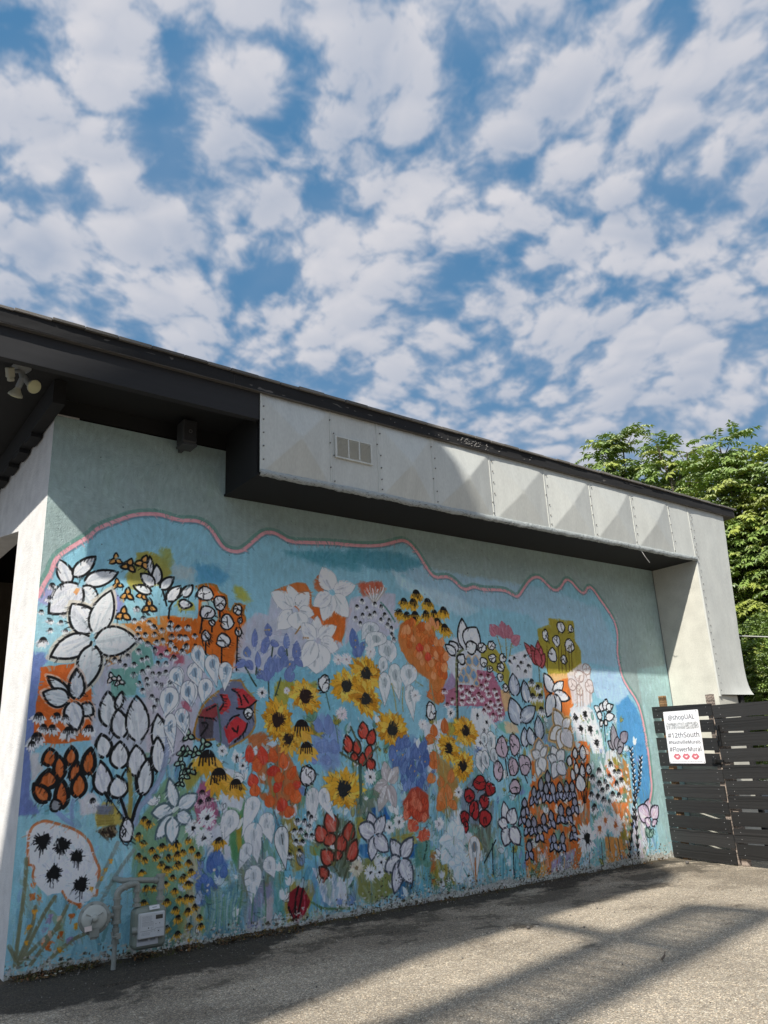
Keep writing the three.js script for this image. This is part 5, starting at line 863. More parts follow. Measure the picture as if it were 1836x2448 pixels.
// ---------------------------------------------------------------- small fittings under the roof
{
  const cream = std(lin(0.36, 0.34, 0.25), 0.5), grey = std(lin(0.25, 0.26, 0.26), 0.5), lens = std(lin(0.5, 0.47, 0.26), 0.4);
  const f = thing('floodlight', 'twin floodlight with motion sensor hanging from the black soffit', 'floodlight', -0.46, 5.46, 0.5);
  mesh('mounting_plate', new THREE.LatheGeometry([[0.001, 0], [0.085, 0], [0.09, -0.012], [0.07, -0.035], [0.03, -0.05], [0.001, -0.05]].map((p) => new THREE.Vector2(...p)), 20), grey, f);
  mesh('bracket', mergeGeometries([bar([0, -0.04, 0], [0.02, -0.13, 0.01], 0.03, 0.028, 12), bar([0.02, -0.1, 0.01], [0.09, -0.17, 0.0], 0.03), bar([0.02, -0.11, 0.01], [0, -0.19, -0.06], 0.03), bar([-0.02, -0.06, 0.02], [-0.1, -0.12, 0.1], 0.02)]), grey, f);
  const profile = [[0.02, 0], [0.028, 0.03], [0.045, 0.06], [0.066, 0.085], [0.07, 0.1], [0.066, 0.108]].map((p) => new THREE.Vector2(...p)), face = [[0.001, 0.12], [0.03, 0.118], [0.066, 0.107]].map((p) => new THREE.Vector2(...p));
  const lamp = (at, dir) => { const q = new THREE.Quaternion().setFromUnitVectors(new THREE.Vector3(0, 1, 0), new THREE.Vector3(...dir).normalize()); const b = mesh('lamp', new THREE.LatheGeometry(profile, 24).applyQuaternion(q).translate(...at), cream, f); mesh('lens', new THREE.LatheGeometry(face, 24).applyQuaternion(q).translate(...at), lens, b); };
  lamp([0.08, -0.16, 0.0], [0.35, -0.55, 0.75]); lamp([0, -0.18, -0.05], [-0.12, -0.8, -0.45]);
  const se = mesh('motion_sensor', mergeGeometries([rbox(-0.035, -0.05, -0.03, 0.035, 0.05, 0.03, 0.012), rbox(-0.028, -0.085, -0.02, 0.028, -0.05, 0.025, 0.01)]), cream, f); se.position.set(-0.12, -0.15, 0.13); se.rotation.set(0.4, 0.5, 0.3);
  const s = thing('loudspeaker', 'small dark grey loudspeaker mounted high on the mural wall', 'loudspeaker', 1.37, 5.26, 0.22);
  mesh('cabinet', rbox(-0.085, -0.13, -0.09, 0.085, 0.14, 0.1, 0.018), std(lin(0.05, 0.05, 0.05), 0.6), s);
  mesh('speaker_grille', rbox(-0.07, -0.115, 0.098, 0.07, 0.125, 0.106, 0.004), std(lin(0.025, 0.025, 0.026), 0.8), s);
  mesh('badge', new THREE.TorusGeometry(0.018, 0.005, 6, 16).translate(0, 0, 0.108), std(lin(0.12, 0.12, 0.12), 0.5), s);
  mesh('wall_bracket', mergeGeometries([box(-0.02, -0.16, -0.19, 0.02, 0.05, -0.085), box(-0.08, -0.16, -0.1, 0.09, -0.135, 0.09)]), std(lin(0.06, 0.06, 0.06), 0.6), s);
}
// ---------------------------------------------------------------- gas meter set
{
  const gm = thing('gas_meter', 'grey gas meter with round regulator piped up against the foot of the mural', 'gas meter', 0.83, 0, 0.3);
  const paint = std(lin(0.33, 0.35, 0.31), 0.28, { map: ctex(grime, true, 2, 2) }), paint2 = std(lin(0.38, 0.4, 0.36), 0.28, { map: ctex(grime, true, 2, 2) }), dark = std(lin(0.06, 0.065, 0.06), 0.6), pale = std(lin(0.56, 0.57, 0.56), 0.4), white = std(lin(0.75, 0.75, 0.75), 0.5);
  mesh('riser_pipe', bar([-0.005, -0.12, 0.0], [0.0, 0.24, 0.0], 0.021, 0.021, 16), paint2, gm);
  const valve = mesh('shutoff_valve', mergeGeometries([bar([0, 0.205, 0], [0, 0.232, 0], 0.034, 0.034, 8), bar([0, 0.23, 0], [0, 0.31, 0], 0.03, 0.03, 14), bar([0, 0.305, 0], [0, 0.33, 0], 0.034, 0.034, 8), bar([0, 0.268, -0.03], [0, 0.268, 0.05], 0.024, 0.02, 12)]), paint, gm);
  mesh('valve_handle', mergeGeometries([rbox(-0.012, 0.245, 0.048, 0.03, 0.292, 0.06, 0.004), rbox(-0.045, 0.262, 0.05, 0.0, 0.276, 0.058, 0.003), bar([-0.04, 0.255, 0.045], [-0.05, 0.31, 0.04], 0.006)]), paint2, valve);
  mesh('union_body', mergeGeometries([bar([0, 0.33, 0], [0, 0.37, 0], 0.024), bar([0, 0.365, 0], [0, 0.39, 0], 0.045, 0.043, 16), bar([0, 0.39, 0], [0, 0.485, 0], 0.037, 0.037, 16), bar([0, 0.485, 0], [0, 0.51, 0], 0.045, 0.045, 16), bar([0, 0.51, 0], [0, 0.56, 0], 0.03, 0.03, 14), bar([0, 0.555, 0], [0, 0.572, 0], 0.038, 0.038, 14)]), paint, gm);
  mesh('inlet_elbow', mergeGeometries([tube([[0, 0.56, 0], [0.0, 0.6, 0], [0.02, 0.635, 0.0], [0.06, 0.655, 0.0], [0.12, 0.668, 0.0], [0.16, 0.668, 0], [0.178, 0.65, 0], [0.18, 0.61, 0]], 0.03, 40, 14), bar([0.055, 0.64, 0], [0.075, 0.672, 0], 0.036, 0.036, 14), bar([0.18, 0.6, 0], [0.18, 0.62, 0], 0.036, 0.036, 14)]), paint, gm);
  mesh('inlet_nipple', mergeGeometries([bar([0.18, 0.49, 0], [0.18, 0.61, 0], 0.022), bar([0.18, 0.52, 0], [0.18, 0.55, 0], 0.034, 0.034, 6), bar([0.18, 0.478, 0], [0.18, 0.5, 0], 0.038, 0.038, 10)]), paint2, gm);
  mesh('outlet_pipe', mergeGeometries([tube([[0.07, 0.705, -0.34], [0.07, 0.7, -0.2], [0.075, 0.698, -0.12], [0.11, 0.695, -0.09], [0.2, 0.688, -0.07], [0.4, 0.67, -0.05]], 0.026, 40, 12), bar([0.13, 0.69, -0.085], [0.155, 0.69, -0.08], 0.033, 0.033, 12), bar([0.36, 0.673, -0.055], [0.385, 0.671, -0.052], 0.034, 0.034, 12)]), paint, gm);
  mesh('outlet_tee', mergeGeometries([bar([0.42, 0.6, -0.05], [0.42, 0.71, -0.05], 0.034, 0.034, 16), bar([0.42, 0.7, -0.05], [0.42, 0.722, -0.05], 0.042, 0.042, 16), bar([0.42, 0.59, -0.05], [0.42, 0.61, -0.05], 0.042, 0.042, 16), bar([0.42, 0.47, -0.045], [0.42, 0.6, -0.05], 0.026, 0.026, 14), bar([0.42, 0.5, -0.045], [0.42, 0.53, -0.045], 0.042, 0.042, 8)]), paint2, gm);
  // regulator: a flat round diaphragm case facing forward
  const reg = new THREE.Group(); const rm = mesh('regulator', new THREE.LatheGeometry([[0.001, 0.062], [0.028, 0.06], [0.034, 0.04], [0.075, 0.032], [0.105, 0.018], [0.112, 0.006], [0.134, 0.004], [0.134, -0.01], [0.11, -0.014], [0.08, -0.04], [0.001, -0.05]].map((p) => new THREE.Vector2(...p)), 40).rotateX(Math.PI / 2), paint, gm); rm.position.set(-0.205, 0.44, 0.03); rm.rotation.set(-0.1, -0.25, 0);
  mesh('dome', new THREE.LatheGeometry([[0.001, 0.068], [0.02, 0.066], [0.03, 0.056], [0.034, 0.043], [0.062, 0.039], [0.09, 0.03], [0.104, 0.021], [0.108, 0.012]].map((p) => new THREE.Vector2(...p)), 40).rotateX(Math.PI / 2), std(lin(0.46, 0.48, 0.43), 0.25), rm);
  for (let i = 0; i < 8; i++) { const t = i / 8 * 6.283 + 0.2; mesh('flange_bolt', bar([Math.cos(t) * 0.123, Math.sin(t) * 0.123, -0.018], [Math.cos(t) * 0.123, Math.sin(t) * 0.123, 0.014], 0.009, 0.009, 6), paint2, rm); }
  for (let i = 0; i < 3; i++) { const t = i * 2.094 + 0.52; const r = mesh('rib', rbox(0.03, -0.004, 0.03, 0.08, 0.004, 0.046, 0.002), paint2, rm); r.rotation.z = t; }
  mesh('vent_stub', mergeGeometries([rbox(-0.035, -0.155, -0.02, 0.045, -0.06, 0.034, 0.012), bar([0.0, -0.165, 0.0], [0.0, -0.12, 0], 0.03, 0.03, 12)]), paint, rm);
  mesh('tag_wire', tube([[-0.01, 0.02, 0.06], [-0.02, -0.02, 0.07], [-0.03, -0.05, 0.065]], 0.003, 10, 5), dark, rm);
  const tg = mesh('paper_tag', box(-0.03, -0.02, -0.001, 0.03, 0.02, 0.001), std(lin(0.7, 0.6, 0.54), 0.8), rm); tg.position.set(-0.05, -0.075, 0.062); tg.rotation.set(-0.2, 0.1, 0.1);
  mesh('regulator_arm', mergeGeometries([bar([-0.13, 0.43, 0.0], [-0.03, 0.435, 0], 0.024, 0.024, 12), rbox(-0.1, 0.395, -0.03, -0.06, 0.475, 0.03, 0.006), bar([-0.1, 0.47, -0.02], [-0.06, 0.52, -0.02], 0.008), bar([-0.1, 0.47, 0.02], [-0.06, 0.39, 0.03], 0.01)]), paint, gm);
  // meter body
  const body = new THREE.LatheGeometry([[0.001, -0.075], [0.1, -0.075], [0.12, -0.05], [0.12, 0.05], [0.1, 0.075], [0.001, 0.075]].map((p) => new THREE.Vector2(...p)), 6);
  mesh('meter_body', mergeGeometries([new RoundedBoxGeometry(0.3, 0.345, 0.17, 5, 0.05).translate(0.295, 0.298, 0.0), new RoundedBoxGeometry(0.31, 0.3, 0.05, 4, 0.02).translate(0.295, 0.3, 0.0)].map((g) => { g.deleteAttribute('uv'); g.setAttribute('uv', new THREE.Float32BufferAttribute(new Float32Array(g.attributes.position.count * 2).map((_, i) => (i % 97) / 97), 2)); return g; })), std(lin(0.24, 0.27, 0.225), 0.45), gm);
  mesh('side_boss', mergeGeometries([bar([0.13, 0.29, 0.05], [0.2, 0.29, 0.07], 0.032, 0.032, 14), bar([0.15, 0.25, 0.06], [0.15, 0.285, 0.06], 0.012)]), paint, gm);
  const ix = mesh('index_cover', rbox(0.165, 0.222, 0.085, 0.405, 0.43, 0.13, 0.012, 3), pale, gm); ix.userData.label = 'pale plastic meter reading cover with a small screen';
  const fc = canvas(512, 448), k = fc.getContext('2d'); k.fillStyle = '#cdd0d1'; k.fillRect(0, 0, 512, 448);
  const Rr = rng(3); k.fillStyle = '#6f7478'; for (let i = 0; i < 11; i++) for (let x = 34; x < 250;) { const w = 6 + Rr() * 22; if (x + w < (i < 6 ? 250 : 300)) k.fillRect(x, 40 + i * 17 + (i > 5 ? 12 : 0), w, 5); x += w + 6; }
  k.strokeStyle = '#777c80'; k.lineWidth = 3; k.beginPath(); k.moveTo(30, 150); k.lineTo(270, 150); k.moveTo(280, 150); k.lineTo(280, 270); k.stroke();
  k.lineWidth = 5; k.strokeStyle = '#4c5053'; k.beginPath(); k.moveTo(0, 318); k.lineTo(170, 318); k.lineTo(300, 305); k.lineTo(350, 285); k.lineTo(420, 285); k.lineTo(512, 292); k.stroke();
  k.fillStyle = '#2b2c2b'; for (const [x, y, r] of [[175, 268, 13], [335, 205, 8], [420, 200, 10], [400, 345, 14]]) { k.beginPath(); k.arc(x, y, r, 0, 7); k.fill(); } k.strokeStyle = '#8a8f92'; k.lineWidth = 4; k.beginPath(); k.arc(400, 345, 34, 0, 7); k.stroke();
  k.fillStyle = '#85898c'; for (let i = 0; i < 4; i++) for (let x = 30; x < 210;) { const w = 8 + Rr() * 26; k.fillRect(x, 345 + i * 15, w, 5); x += w + 7; } k.strokeStyle = '#55595c'; k.lineWidth = 3; k.strokeRect(230, 262, 26, 20); k.beginPath(); k.moveTo(240, 330); k.lineTo(262, 330); k.lineTo(251, 350); k.closePath(); k.stroke(); k.strokeRect(300, 320, 24, 24);
  k.fillStyle = '#5d6164'; k.fillRect(330, 40, 130, 12);
  mesh('printed_face', new THREE.PlaneGeometry(0.215, 0.19).translate(0.285, 0.326, 0.1315), new THREE.MeshStandardMaterial({ map: ctex(fc), roughness: 0.4 }), ix);
  mesh('screen', rbox(0.315, 0.372, 0.13, 0.38, 0.406, 0.1335, 0.001, 1), std(lin(0.05, 0.05, 0.045), 0.25), ix);
  const lc = canvas(256, 96), l = lc.getContext('2d'); l.fillStyle = '#c4c7ca'; l.fillRect(0, 0, 256, 96); l.fillStyle = '#8b9094'; for (let i = 0; i < 4; i++) for (let x = 14; x < 236;) { const w = 6 + Rr() * 20; l.fillRect(x, 18 + i * 18, w, 5); x += w + 6; }
  mesh('paper_label', box(0.165, 0.165, 0.087, 0.36, 0.232, 0.0885), new THREE.MeshStandardMaterial({ map: ctex(lc), roughness: 0.6 }), gm);
  const pl = mesh('white_plate', rbox(-0.048, -0.018, -0.002, 0.048, 0.018, 0.002, 0.002, 1), white, gm); pl.position.set(0.315, 0.465, 0.09); pl.rotation.set(-0.35, 0, 0.03);
  mesh('plate_print', box(-0.02, -0.003, 0.0022, 0.02, 0.003, 0.003), std(lin(0.3, 0.3, 0.32), 0.7), pl);
}
// ---------------------------------------------------------------- gate: two leaves of horizontal boards
const GA = new THREE.Vector3(9.68, 0, 0.03), GD = new THREE.Vector3(-0.2406, 0, 0.9706), GN = new THREE.Vector3(-0.9706, 0, -0.2406), gateTurn = Math.atan2(-GD.z, GD.x);
const boardTile = woodTile(3, '#c8c8c8', 0.16);
const boardMats = [0.034, 0.046, 0.027].map((v, i) => std(lin(v, v * 0.98, v * 0.96), 0.72, { map: ctex(boardTile, true, 0.7 + i * 0.1, 1.1), bumpMap: ctex(boardTile, false, 0.7 + i * 0.1, 1.1), bumpScale: 0.004 }));
const rawWood = std(lin(0.42, 0.26, 0.13), 0.85, { map: ctex(woodTile(9, '#d8d0c4', 0.35), true, 1.2, 1.4) }), greyWood = std(lin(0.5, 0.42, 0.36), 0.85, { map: ctex(woodTile(12, '#d8d4d0', 0.3), true, 1.2, 1.4) });
function gateLeaf(label, u0, boards, postU) {
  const t = thing('gate_leaf', label, 'gate', GA.x + GD.x * u0, 0, GA.z + GD.z * u0, 'two leaves of the dark board gate'); t.rotation.y = gateTurn;   // local x runs along the leaf, local z faces the lot
  const R = rng(u0 * 100 + 9 | 0);
  boards.forEach(([a0, a1, tl, bl, tr, br], i) => {
    const g = new THREE.BoxGeometry(1, 1, 0.022, 24, 2, 1), p = g.attributes.position, uv = g.attributes.uv, seed = R() * 50;
    for (let j = 0; j < p.count; j++) { const s = p.getX(j) + 0.5, v = p.getY(j) + 0.5, x = mix(a0, a1, s); const y = mix(mix(bl, br, s), mix(tl, tr, s), v) + 0.003 * noise(x * 2 + seed, v * 2); p.setXYZ(j, x, y, p.getZ(j) + 0.005 * noise(x * 1.2 + seed, 4)); uv.setXY(j, x + seed, y); }
    g.computeVertexNormals(); mesh('board', g, boardMats[(R() * 3) | 0], t);
  });
  for (const [u, top, m] of postU) mesh('post', rbox(u - 0.05, -0.1, -0.1, u + 0.05, top, -0.018, 0.004).rotateZ((R() - 0.5) * 0.01), m, t);
  const nails = []; boards.forEach(([a0, a1, tl, bl, tr, br]) => { for (const e of [0.08, 0.92]) for (const v of [0.25, 0.75]) nails.push(new THREE.SphereGeometry(0.005, 5, 4).translate(mix(a0, a1, e) + (R() - 0.5) * 0.02, mix(mix(bl, br, e), mix(tl, tr, e), v), 0.013)); });
  mesh('nail', mergeGeometries(nails), std(lin(0.35, 0.35, 0.36), 0.4), t).userData.kind = 'stuff';
  return t;
}
const L1 = [[2.30, 2.118, 2.25, 2.07], [2.075, 1.882, 2.018, 1.838], [1.812, 1.618, 1.75, 1.57], [1.582, 1.374, 1.524, 1.342], [1.328, 1.135, 1.304, 1.122], [1.1, 0.916, 1.073, 0.882], [0.872, 0.688, 0.847, 0.68], [0.645, 0.468, 0.611, 0.434], [0.452, 0.258, 0.413, 0.225], [0.236, 0.032, 0.194, 0.012]];
const L2 = [[2.222, 2.036, 2.182, 1.997], [2.022, 1.838, 1.99, 1.796], [1.814, 1.624, 1.773, 1.606], [1.59, 1.402, 1.572, 1.401], [1.364, 1.17, 1.355, 1.178], [1.14, 0.954, 1.156, 0.968], [0.936, 0.764, 0.952, 0.776], [0.718, 0.528, 0.748, 0.557], [0.496, 0.308, 0.528, 0.332], [0.292, 0.1, 0.31, 0.12]];
const leaf1 = gateLeaf('dark gate leaf of horizontal boards carrying the white sign beside the mural', 0, L1.map((b, i) => [-0.02 + 0.01 * noise(i * 3, 1), 1.262 - 0.012 * (i % 2), ...b]), [[0.19, 2.46, rawWood], [1.2, 2.39, greyWood]]);
const leaf2 = gateLeaf('dark gate leaf of horizontal boards with a black latch and no sign', 1.285, L2.map((b, i) => [0.008 * (i % 2), 1.75, ...b]), [[0.07, 2.15, greyWood], [1.2, 2.15, rawWood]]);
{ // latch and chain
  const iron = std(lin(0.012, 0.012, 0.012), 0.45, { metalness: 0.3 });
  mesh('latch', mergeGeometries([rbox(0.03, 1.63, 0.012, 0.075, 1.91, 0.04, 0.008), rbox(0.025, 1.86, 0.02, 0.085, 1.93, 0.06, 0.01), rbox(0.03, 1.7, 0.03, 0.06, 1.78, 0.07, 0.01)]), iron, leaf2);
  mesh('hasp', mergeGeometries([rbox(-0.16, 1.4, 0.014, 0.06, 1.44, 0.05, 0.008), new THREE.TorusGeometry(0.03, 0.008, 6, 14).translate(-0.09, 1.44, 0.05), rbox(-0.13, 1.39, 0.03, -0.06, 1.46, 0.075, 0.01)]), iron, leaf2);
}
// sign on the gate
{
  const c = canvas(1024, 1064), k = c.getContext('2d'); k.fillStyle = '#f1eff0'; k.fillRect(0, 0, 1024, 1064);
  const R = rng(61);
  k.fillStyle = '#454446'; k.textAlign = 'center'; k.textBaseline = 'alphabetic';
  const text = (s, y, px, w, font = 'sans-serif', wt = '') => { k.font = `${wt}${px}px ${font}`; const m = k.measureText(s).width; k.save(); k.translate(512, y); k.scale(w / m, 1); k.fillText(s, 0, 0); k.strokeStyle = '#454446'; k.lineWidth = 3; k.strokeText(s, 0, 0); k.restore(); };
  text('@shopUAL', 178, 132, 780);
  // a strip of small flowers in grey line
  k.save(); k.beginPath(); k.rect(36, 240, 952, 138); k.clip(); k.fillStyle = '#d6d3d1'; k.fillRect(36, 240, 952, 138);
  for (let i = 0; i < 260; i++) { const x = 36 + R() * 952, y = 240 + R() * 138, r = 6 + R() * 16, g = 110 + R() * 130 | 0; k.strokeStyle = `rgba(${g},${g},${g},.9)`; k.lineWidth = 2 + R() * 2; for (let q = 0; q < 6; q++) { const t = q / 6 * 6.28 + R(); k.beginPath(); k.ellipse(x + Math.cos(t) * r * 0.6, y + Math.sin(t) * r * 0.6, r * 0.5, r * 0.26, t, 0, 6.3); k.stroke(); } }
  k.restore(); k.fillStyle = '#454446';
  text('#12thSouth', 545, 136, 930); text('#NashvilleMurals', 672, 92, 930); text('#FlowerMural', 826, 124, 930);
  for (const x of [250, 512, 774]) { k.fillStyle = '#cf6f77'; k.beginPath(); k.moveTo(x - 112, 925); k.bezierCurveTo(x - 70, 880, x - 45, 862, x - 24, 868); k.quadraticCurveTo(x, 892, x + 24, 868); k.bezierCurveTo(x + 45, 862, x + 70, 880, x + 112, 925); k.bezierCurveTo(x + 70, 975, x + 40, 990, x, 990); k.bezierCurveTo(x - 40, 990, x - 70, 975, x - 112, 925); k.fill(); k.fillStyle = '#f1e4e5'; k.beginPath(); k.moveTo(x - 46, 915); k.quadraticCurveTo(x - 20, 906, x, 920); k.quadraticCurveTo(x + 22, 902, x + 44, 912); k.quadraticCurveTo(x + 18, 950, x, 948); k.quadraticCurveTo(x - 22, 946, x - 46, 915); k.fill(); }
  k.fillStyle = '#8c8a8c'; for (let x = 70; x < 950;) { const w = 10 + R() * 34; k.fillRect(x, 1024, w, 10); x += w + 9; }
  const t = thing('sign_board', 'white sign with hashtags and three pink lips screwed to the dark gate', 'sign', GA.x, 0, GA.z); t.rotation.y = gateTurn;
  const shape = new THREE.Shape(); const w = 0.757, h = 0.792, r = 0.02; shape.moveTo(r, 0); shape.lineTo(w - r, 0); shape.quadraticCurveTo(w, 0, w, r); shape.lineTo(w, h - r); shape.quadraticCurveTo(w, h, w - r, h); shape.lineTo(r, h); shape.quadraticCurveTo(0, h, 0, h - r); shape.lineTo(0, r); shape.quadraticCurveTo(0, 0, r, 0);
  const pg = new THREE.ExtrudeGeometry(shape, { depth: 0.004, bevelEnabled: false }); const plate = mesh('plate', pg, std(lin(0.8, 0.79, 0.79), 0.35), t); 
  const pr = new THREE.ShapeGeometry(shape, 6); const q = pr.attributes.position, uv = pr.attributes.uv; for (let i = 0; i < q.count; i++) uv.setXY(i, q.getX(i) / w, q.getY(i) / h);
  const print = mesh('print', pr, new THREE.MeshStandardMaterial({ map: ctex(c), roughness: 0.35, side: THREE.DoubleSide }), t);
  plate.position.set(0.222, 1.41, 0.018); print.position.set(0.222, 1.41, 0.0235); plate.rotation.z = print.rotation.z = -0.022;
  for (const [x, y] of [[0.02, 0.02], [0.737, 0.02], [0.02, 0.772], [0.737, 0.772]]) mesh('screw', new THREE.CylinderGeometry(0.009, 0.009, 0.004, 10).rotateX(Math.PI / 2).translate(0.222 + x, 1.41 + y - 0.022 * x, 0.026), std(lin(0.25, 0.25, 0.25), 0.4), t);
}
// ---------------------------------------------------------------- trees behind the building
function foliage(lobes, opt) {
  const R = rng(opt.seed), pos = [], nor = [], col = [], idx = [];
  const A = new THREE.Vector3(), B = new THREE.Vector3(), N = new THREE.Vector3(), side = new THREE.Vector3();
  const leaflet = (p, dir, nrm, len, wid, c) => { // a folded four-corner blade
    side.crossVectors(dir, nrm).normalize(); const b = pos.length / 3;
    for (const [l, w, h] of [[0, 0, 0], [0.42, 1, 0.12], [1, 0, -0.1], [0.42, -1, 0.12]]) { pos.push(p.x + dir.x * len * l + side.x * wid * w + nrm.x * len * h, p.y + dir.y * len * l + side.y * wid * w + nrm.y * len * h, p.z + dir.z * len * l + side.z * wid * w + nrm.z * len * h); nor.push(nrm.x, nrm.y, nrm.z); col.push(...c); }
    idx.push(b, b + 1, b + 2, b, b + 2, b + 3);
  };
  for (const [cx, cy, cz, r] of lobes) {
    const n = Math.round(opt.density * r * r * (0.75 + r * 0.4));
    for (let i = 0; i < n; i++) {
      // a twig end in the outer part of the lobe
      const v = new THREE.Vector3(R() * 2 - 1, R() * 2 - 0.85, R() * 2 - 1); if (v.lengthSq() > 1 || v.lengthSq() < 0.05) { i--; continue; }
      const rad = Math.pow(R(), 0.45), d = v.clone().normalize(), wob = 1 + 0.35 * noise(d.x * 2.5 + cx, d.y * 2.5 + d.z * 2 + cy);
      const tip = new THREE.Vector3(cx, cy, cz).addScaledVector(d, r * rad * wob); tip.y += r * 0.1 * rad;
      const tint = 0.75 + R() * 0.5, c = R() < opt.yellow ? [0.36 * tint, 0.42 * tint, 0.055 * tint] : [0.22 * tint, 0.33 * tint, 0.05 * tint];
      const m = 2 + (R() * 3 | 0);
      for (let q = 0; q < m; q++) {
        const t = R() * 6.283, out = d.clone().multiplyScalar(0.7).add(new THREE.Vector3(Math.cos(t), 0.35 + R() * 0.5, Math.sin(t))).normalize(), len = opt.leaf * (0.7 + R() * 0.5), pairs = opt.pairs;
        A.copy(tip); const dir = out.clone();
        for (let s = 0; s < pairs; s++) {
          dir.y -= 0.11 + 0.06 * s / pairs; dir.normalize(); B.copy(A).addScaledVector(dir, len / pairs); N.set(0, 1, 0).addScaledVector(dir, -dir.y).add(new THREE.Vector3((R() - 0.5) * 0.5, 0, (R() - 0.5) * 0.5)).normalize();
          const sd = new THREE.Vector3().crossVectors(dir, N).normalize();
          for (const e of [-1, 1]) { const ld = sd.clone().multiplyScalar(e).addScaledVector(dir, 0.45).addScaledVector(N, -0.25 - R() * 0.3).normalize(), ln = N.clone().addScaledVector(ld, -N.dot(ld)).normalize(); leaflet(B, ld, ln, opt.blade * (0.8 + R() * 0.4) * (1 - 0.25 * Math.abs(s / pairs - 0.4)), opt.blade * 0.2, c); }
          A.copy(B);
        }
        leaflet(A, dir, N, opt.blade, opt.blade * 0.2, c);
      }
    }
  }
  const g = new THREE.BufferGeometry(); g.setAttribute('position', new THREE.Float32BufferAttribute(pos, 3)); g.setAttribute('normal', new THREE.Float32BufferAttribute(nor, 3)); g.setAttribute('color', new THREE.Float32BufferAttribute(col, 3)); g.setIndex(idx); return g;
}
const leafMat = new THREE.MeshPhysicalMaterial({ vertexColors: true, roughness: 0.75, transmission: 0.4, thickness: 0, side: THREE.DoubleSide });
const bark = std(lin(0.12, 0.10, 0.08), 0.95, { map: ctex(streak, true, 2, 2) });
function tree(name, label, bx, bz, lobes, opt, group) {
  const t = thing(name, label, 'tree', 0, 0, 0, group), R = rng(opt.seed + 5);
  const top = Math.max(...lobes.map((l) => l[1])), mx = lobes.reduce((s, l) => s + l[0], 0) / lobes.length, mz = lobes.reduce((s, l) => s + l[2], 0) / lobes.length, lowest = Math.min(...lobes.map((l) => l[1]));
  const parts = [], y1 = Math.max(1.2, lowest - 0.8), a = [bx, -0.1, bz], b = [mix(bx, mx, 0.6), y1, mix(bz, mz, 0.6)], c = [mx, top - 0.6, mz];
  parts.push(bar(a, b, opt.trunk, opt.trunk * 0.7, 9), bar(b, c, opt.trunk * 0.7, opt.trunk * 0.18, 8));
  for (const [x, y, z, r] of lobes) { const k = Math.max(0.02, Math.min(0.9, (y - 1.1 - y1) / (c[1] - y1))), s = [mix(b[0], c[0], k), mix(b[1], c[1], k), mix(b[2], c[2], k)], m = [mix(s[0], x, 0.55) + (R() - 0.5) * 0.2, mix(s[1], y, 0.4), mix(s[2], z, 0.55)]; parts.push(bar(s, m, opt.trunk * 0.34, opt.trunk * 0.24, 6), bar(m, [x, y + r * 0.5, z], opt.trunk * 0.24, 0.012, 6)); for (let i = 0; i < 5; i++) { const d = [x + (R() - 0.5) * r * 1.5, y + (R() - 0.2) * r, z + (R() - 0.5) * r * 1.5]; parts.push(bar([mix(m[0], x, 0.7), mix(m[1], y, 0.7), mix(m[2], z, 0.7)], d, 0.018, 0.006, 5)); } }
  mesh('trunk', mergeGeometries(parts), bark, t); mesh('crown', foliage(lobes, opt), leafMat, t);
}
const spread = (lobes, n, s, seed) => { const R = rng(seed), o = [...lobes]; for (let i = 0; i < n; i++) { const l = lobes[(R() * lobes.length) | 0]; o.push([l[0] + (R() - 0.2) * s, l[1] - R() * s * 0.9, l[2] - R() * s, l[3] * (0.8 + R() * 0.4)]); } return o; };
tree('feathery_tree', 'bright green feathery tree topping the far roof line, the tallest and thinnest', 18.2, -5.6, [[17.28,10.36,-5.53,0.46],[17.53,10.52,-5.07,0.46],[17.52,9.91,-5.48,0.67],[17.99,9.45,-5.06,0.6],[17.3,9.9,-5.78,0.4],[17.8,9.15,-5.51,0.67],[18.25,8.92,-4.97,0.6]], { seed: 1, density: 34, leaf: 0.6, pairs: 8, blade: 0.2, yellow: 0.25, trunk: 0.14 }, 'trees behind the building');
tree('feathery_tree', 'bright green feathery tree of open tufts between its two neighbours', 17.4, -3.3, [[16.58,9.44,-3.35,0.39],[16.76,8.98,-3.35,0.49],[17.03,9.15,-2.78,0.47],[17.22,8.58,-2.82,0.55],[17.02,8.34,-3.32,0.62],[17.39,7.92,-2.93,0.68]], { seed: 2, density: 40, leaf: 0.55, pairs: 8, blade: 0.18, yellow: 0.3, trunk: 0.14 }, 'trees behind the building');
tree('feathery_tree', 'dense bright green feathery tree rising beside the metal pilaster', 16.4, -0.6, spread([[15.32,8.38,-0.95,0.46],[15.33,7.85,-1.3,0.6],[15.7,7.72,-0.68,0.66],[15.68,7.02,-1.18,0.82],[15.97,7.44,-0.31,0.66],[16.12,6.42,-0.65,0.93],[16.02,5.9,-1.12,0.77],[16.13,5.03,-1.25,0.82],[16.26,4.25,-1.27,0.71],[16.44,6.47,0.09,1.21],[16.64,4.88,-0.25,1.32],[15.81,6.25,-1.35,0.66]], 14, 1.6, 4), { seed: 3, density: 62, leaf: 0.5, pairs: 7, blade: 0.16, yellow: 0.38, trunk: 0.2 }, 'trees behind the building');
tree('leafy_bush', 'dense dark green bush behind the gate at the foot of the trees', 14.6, -0.2, spread([[13.99,3.36,-0.4,0.58],[14.09,2.76,-0.31,0.72],[14.34,3.2,0.25,0.96],[13.9,2.71,-0.67,0.58],[14.25,2.41,-0.04,0.87]], 8, 1.2, 9), { seed: 6, density: 260, leaf: 0.2, pairs: 3, blade: 0.09, yellow: 0.1, trunk: 0.06 });
tag(mesh('overhead_wire', tube([[11.22, 3.52, 0.4], [13.2, 3.46, 1.2], [15.5, 3.5, 2.2], [19, 3.7, 4]], 0.012, 30, 6), std(lin(0.5, 0.5, 0.45), 0.6), scene), 'thin pale wire running from the metal pilaster toward the trees', 'wire');

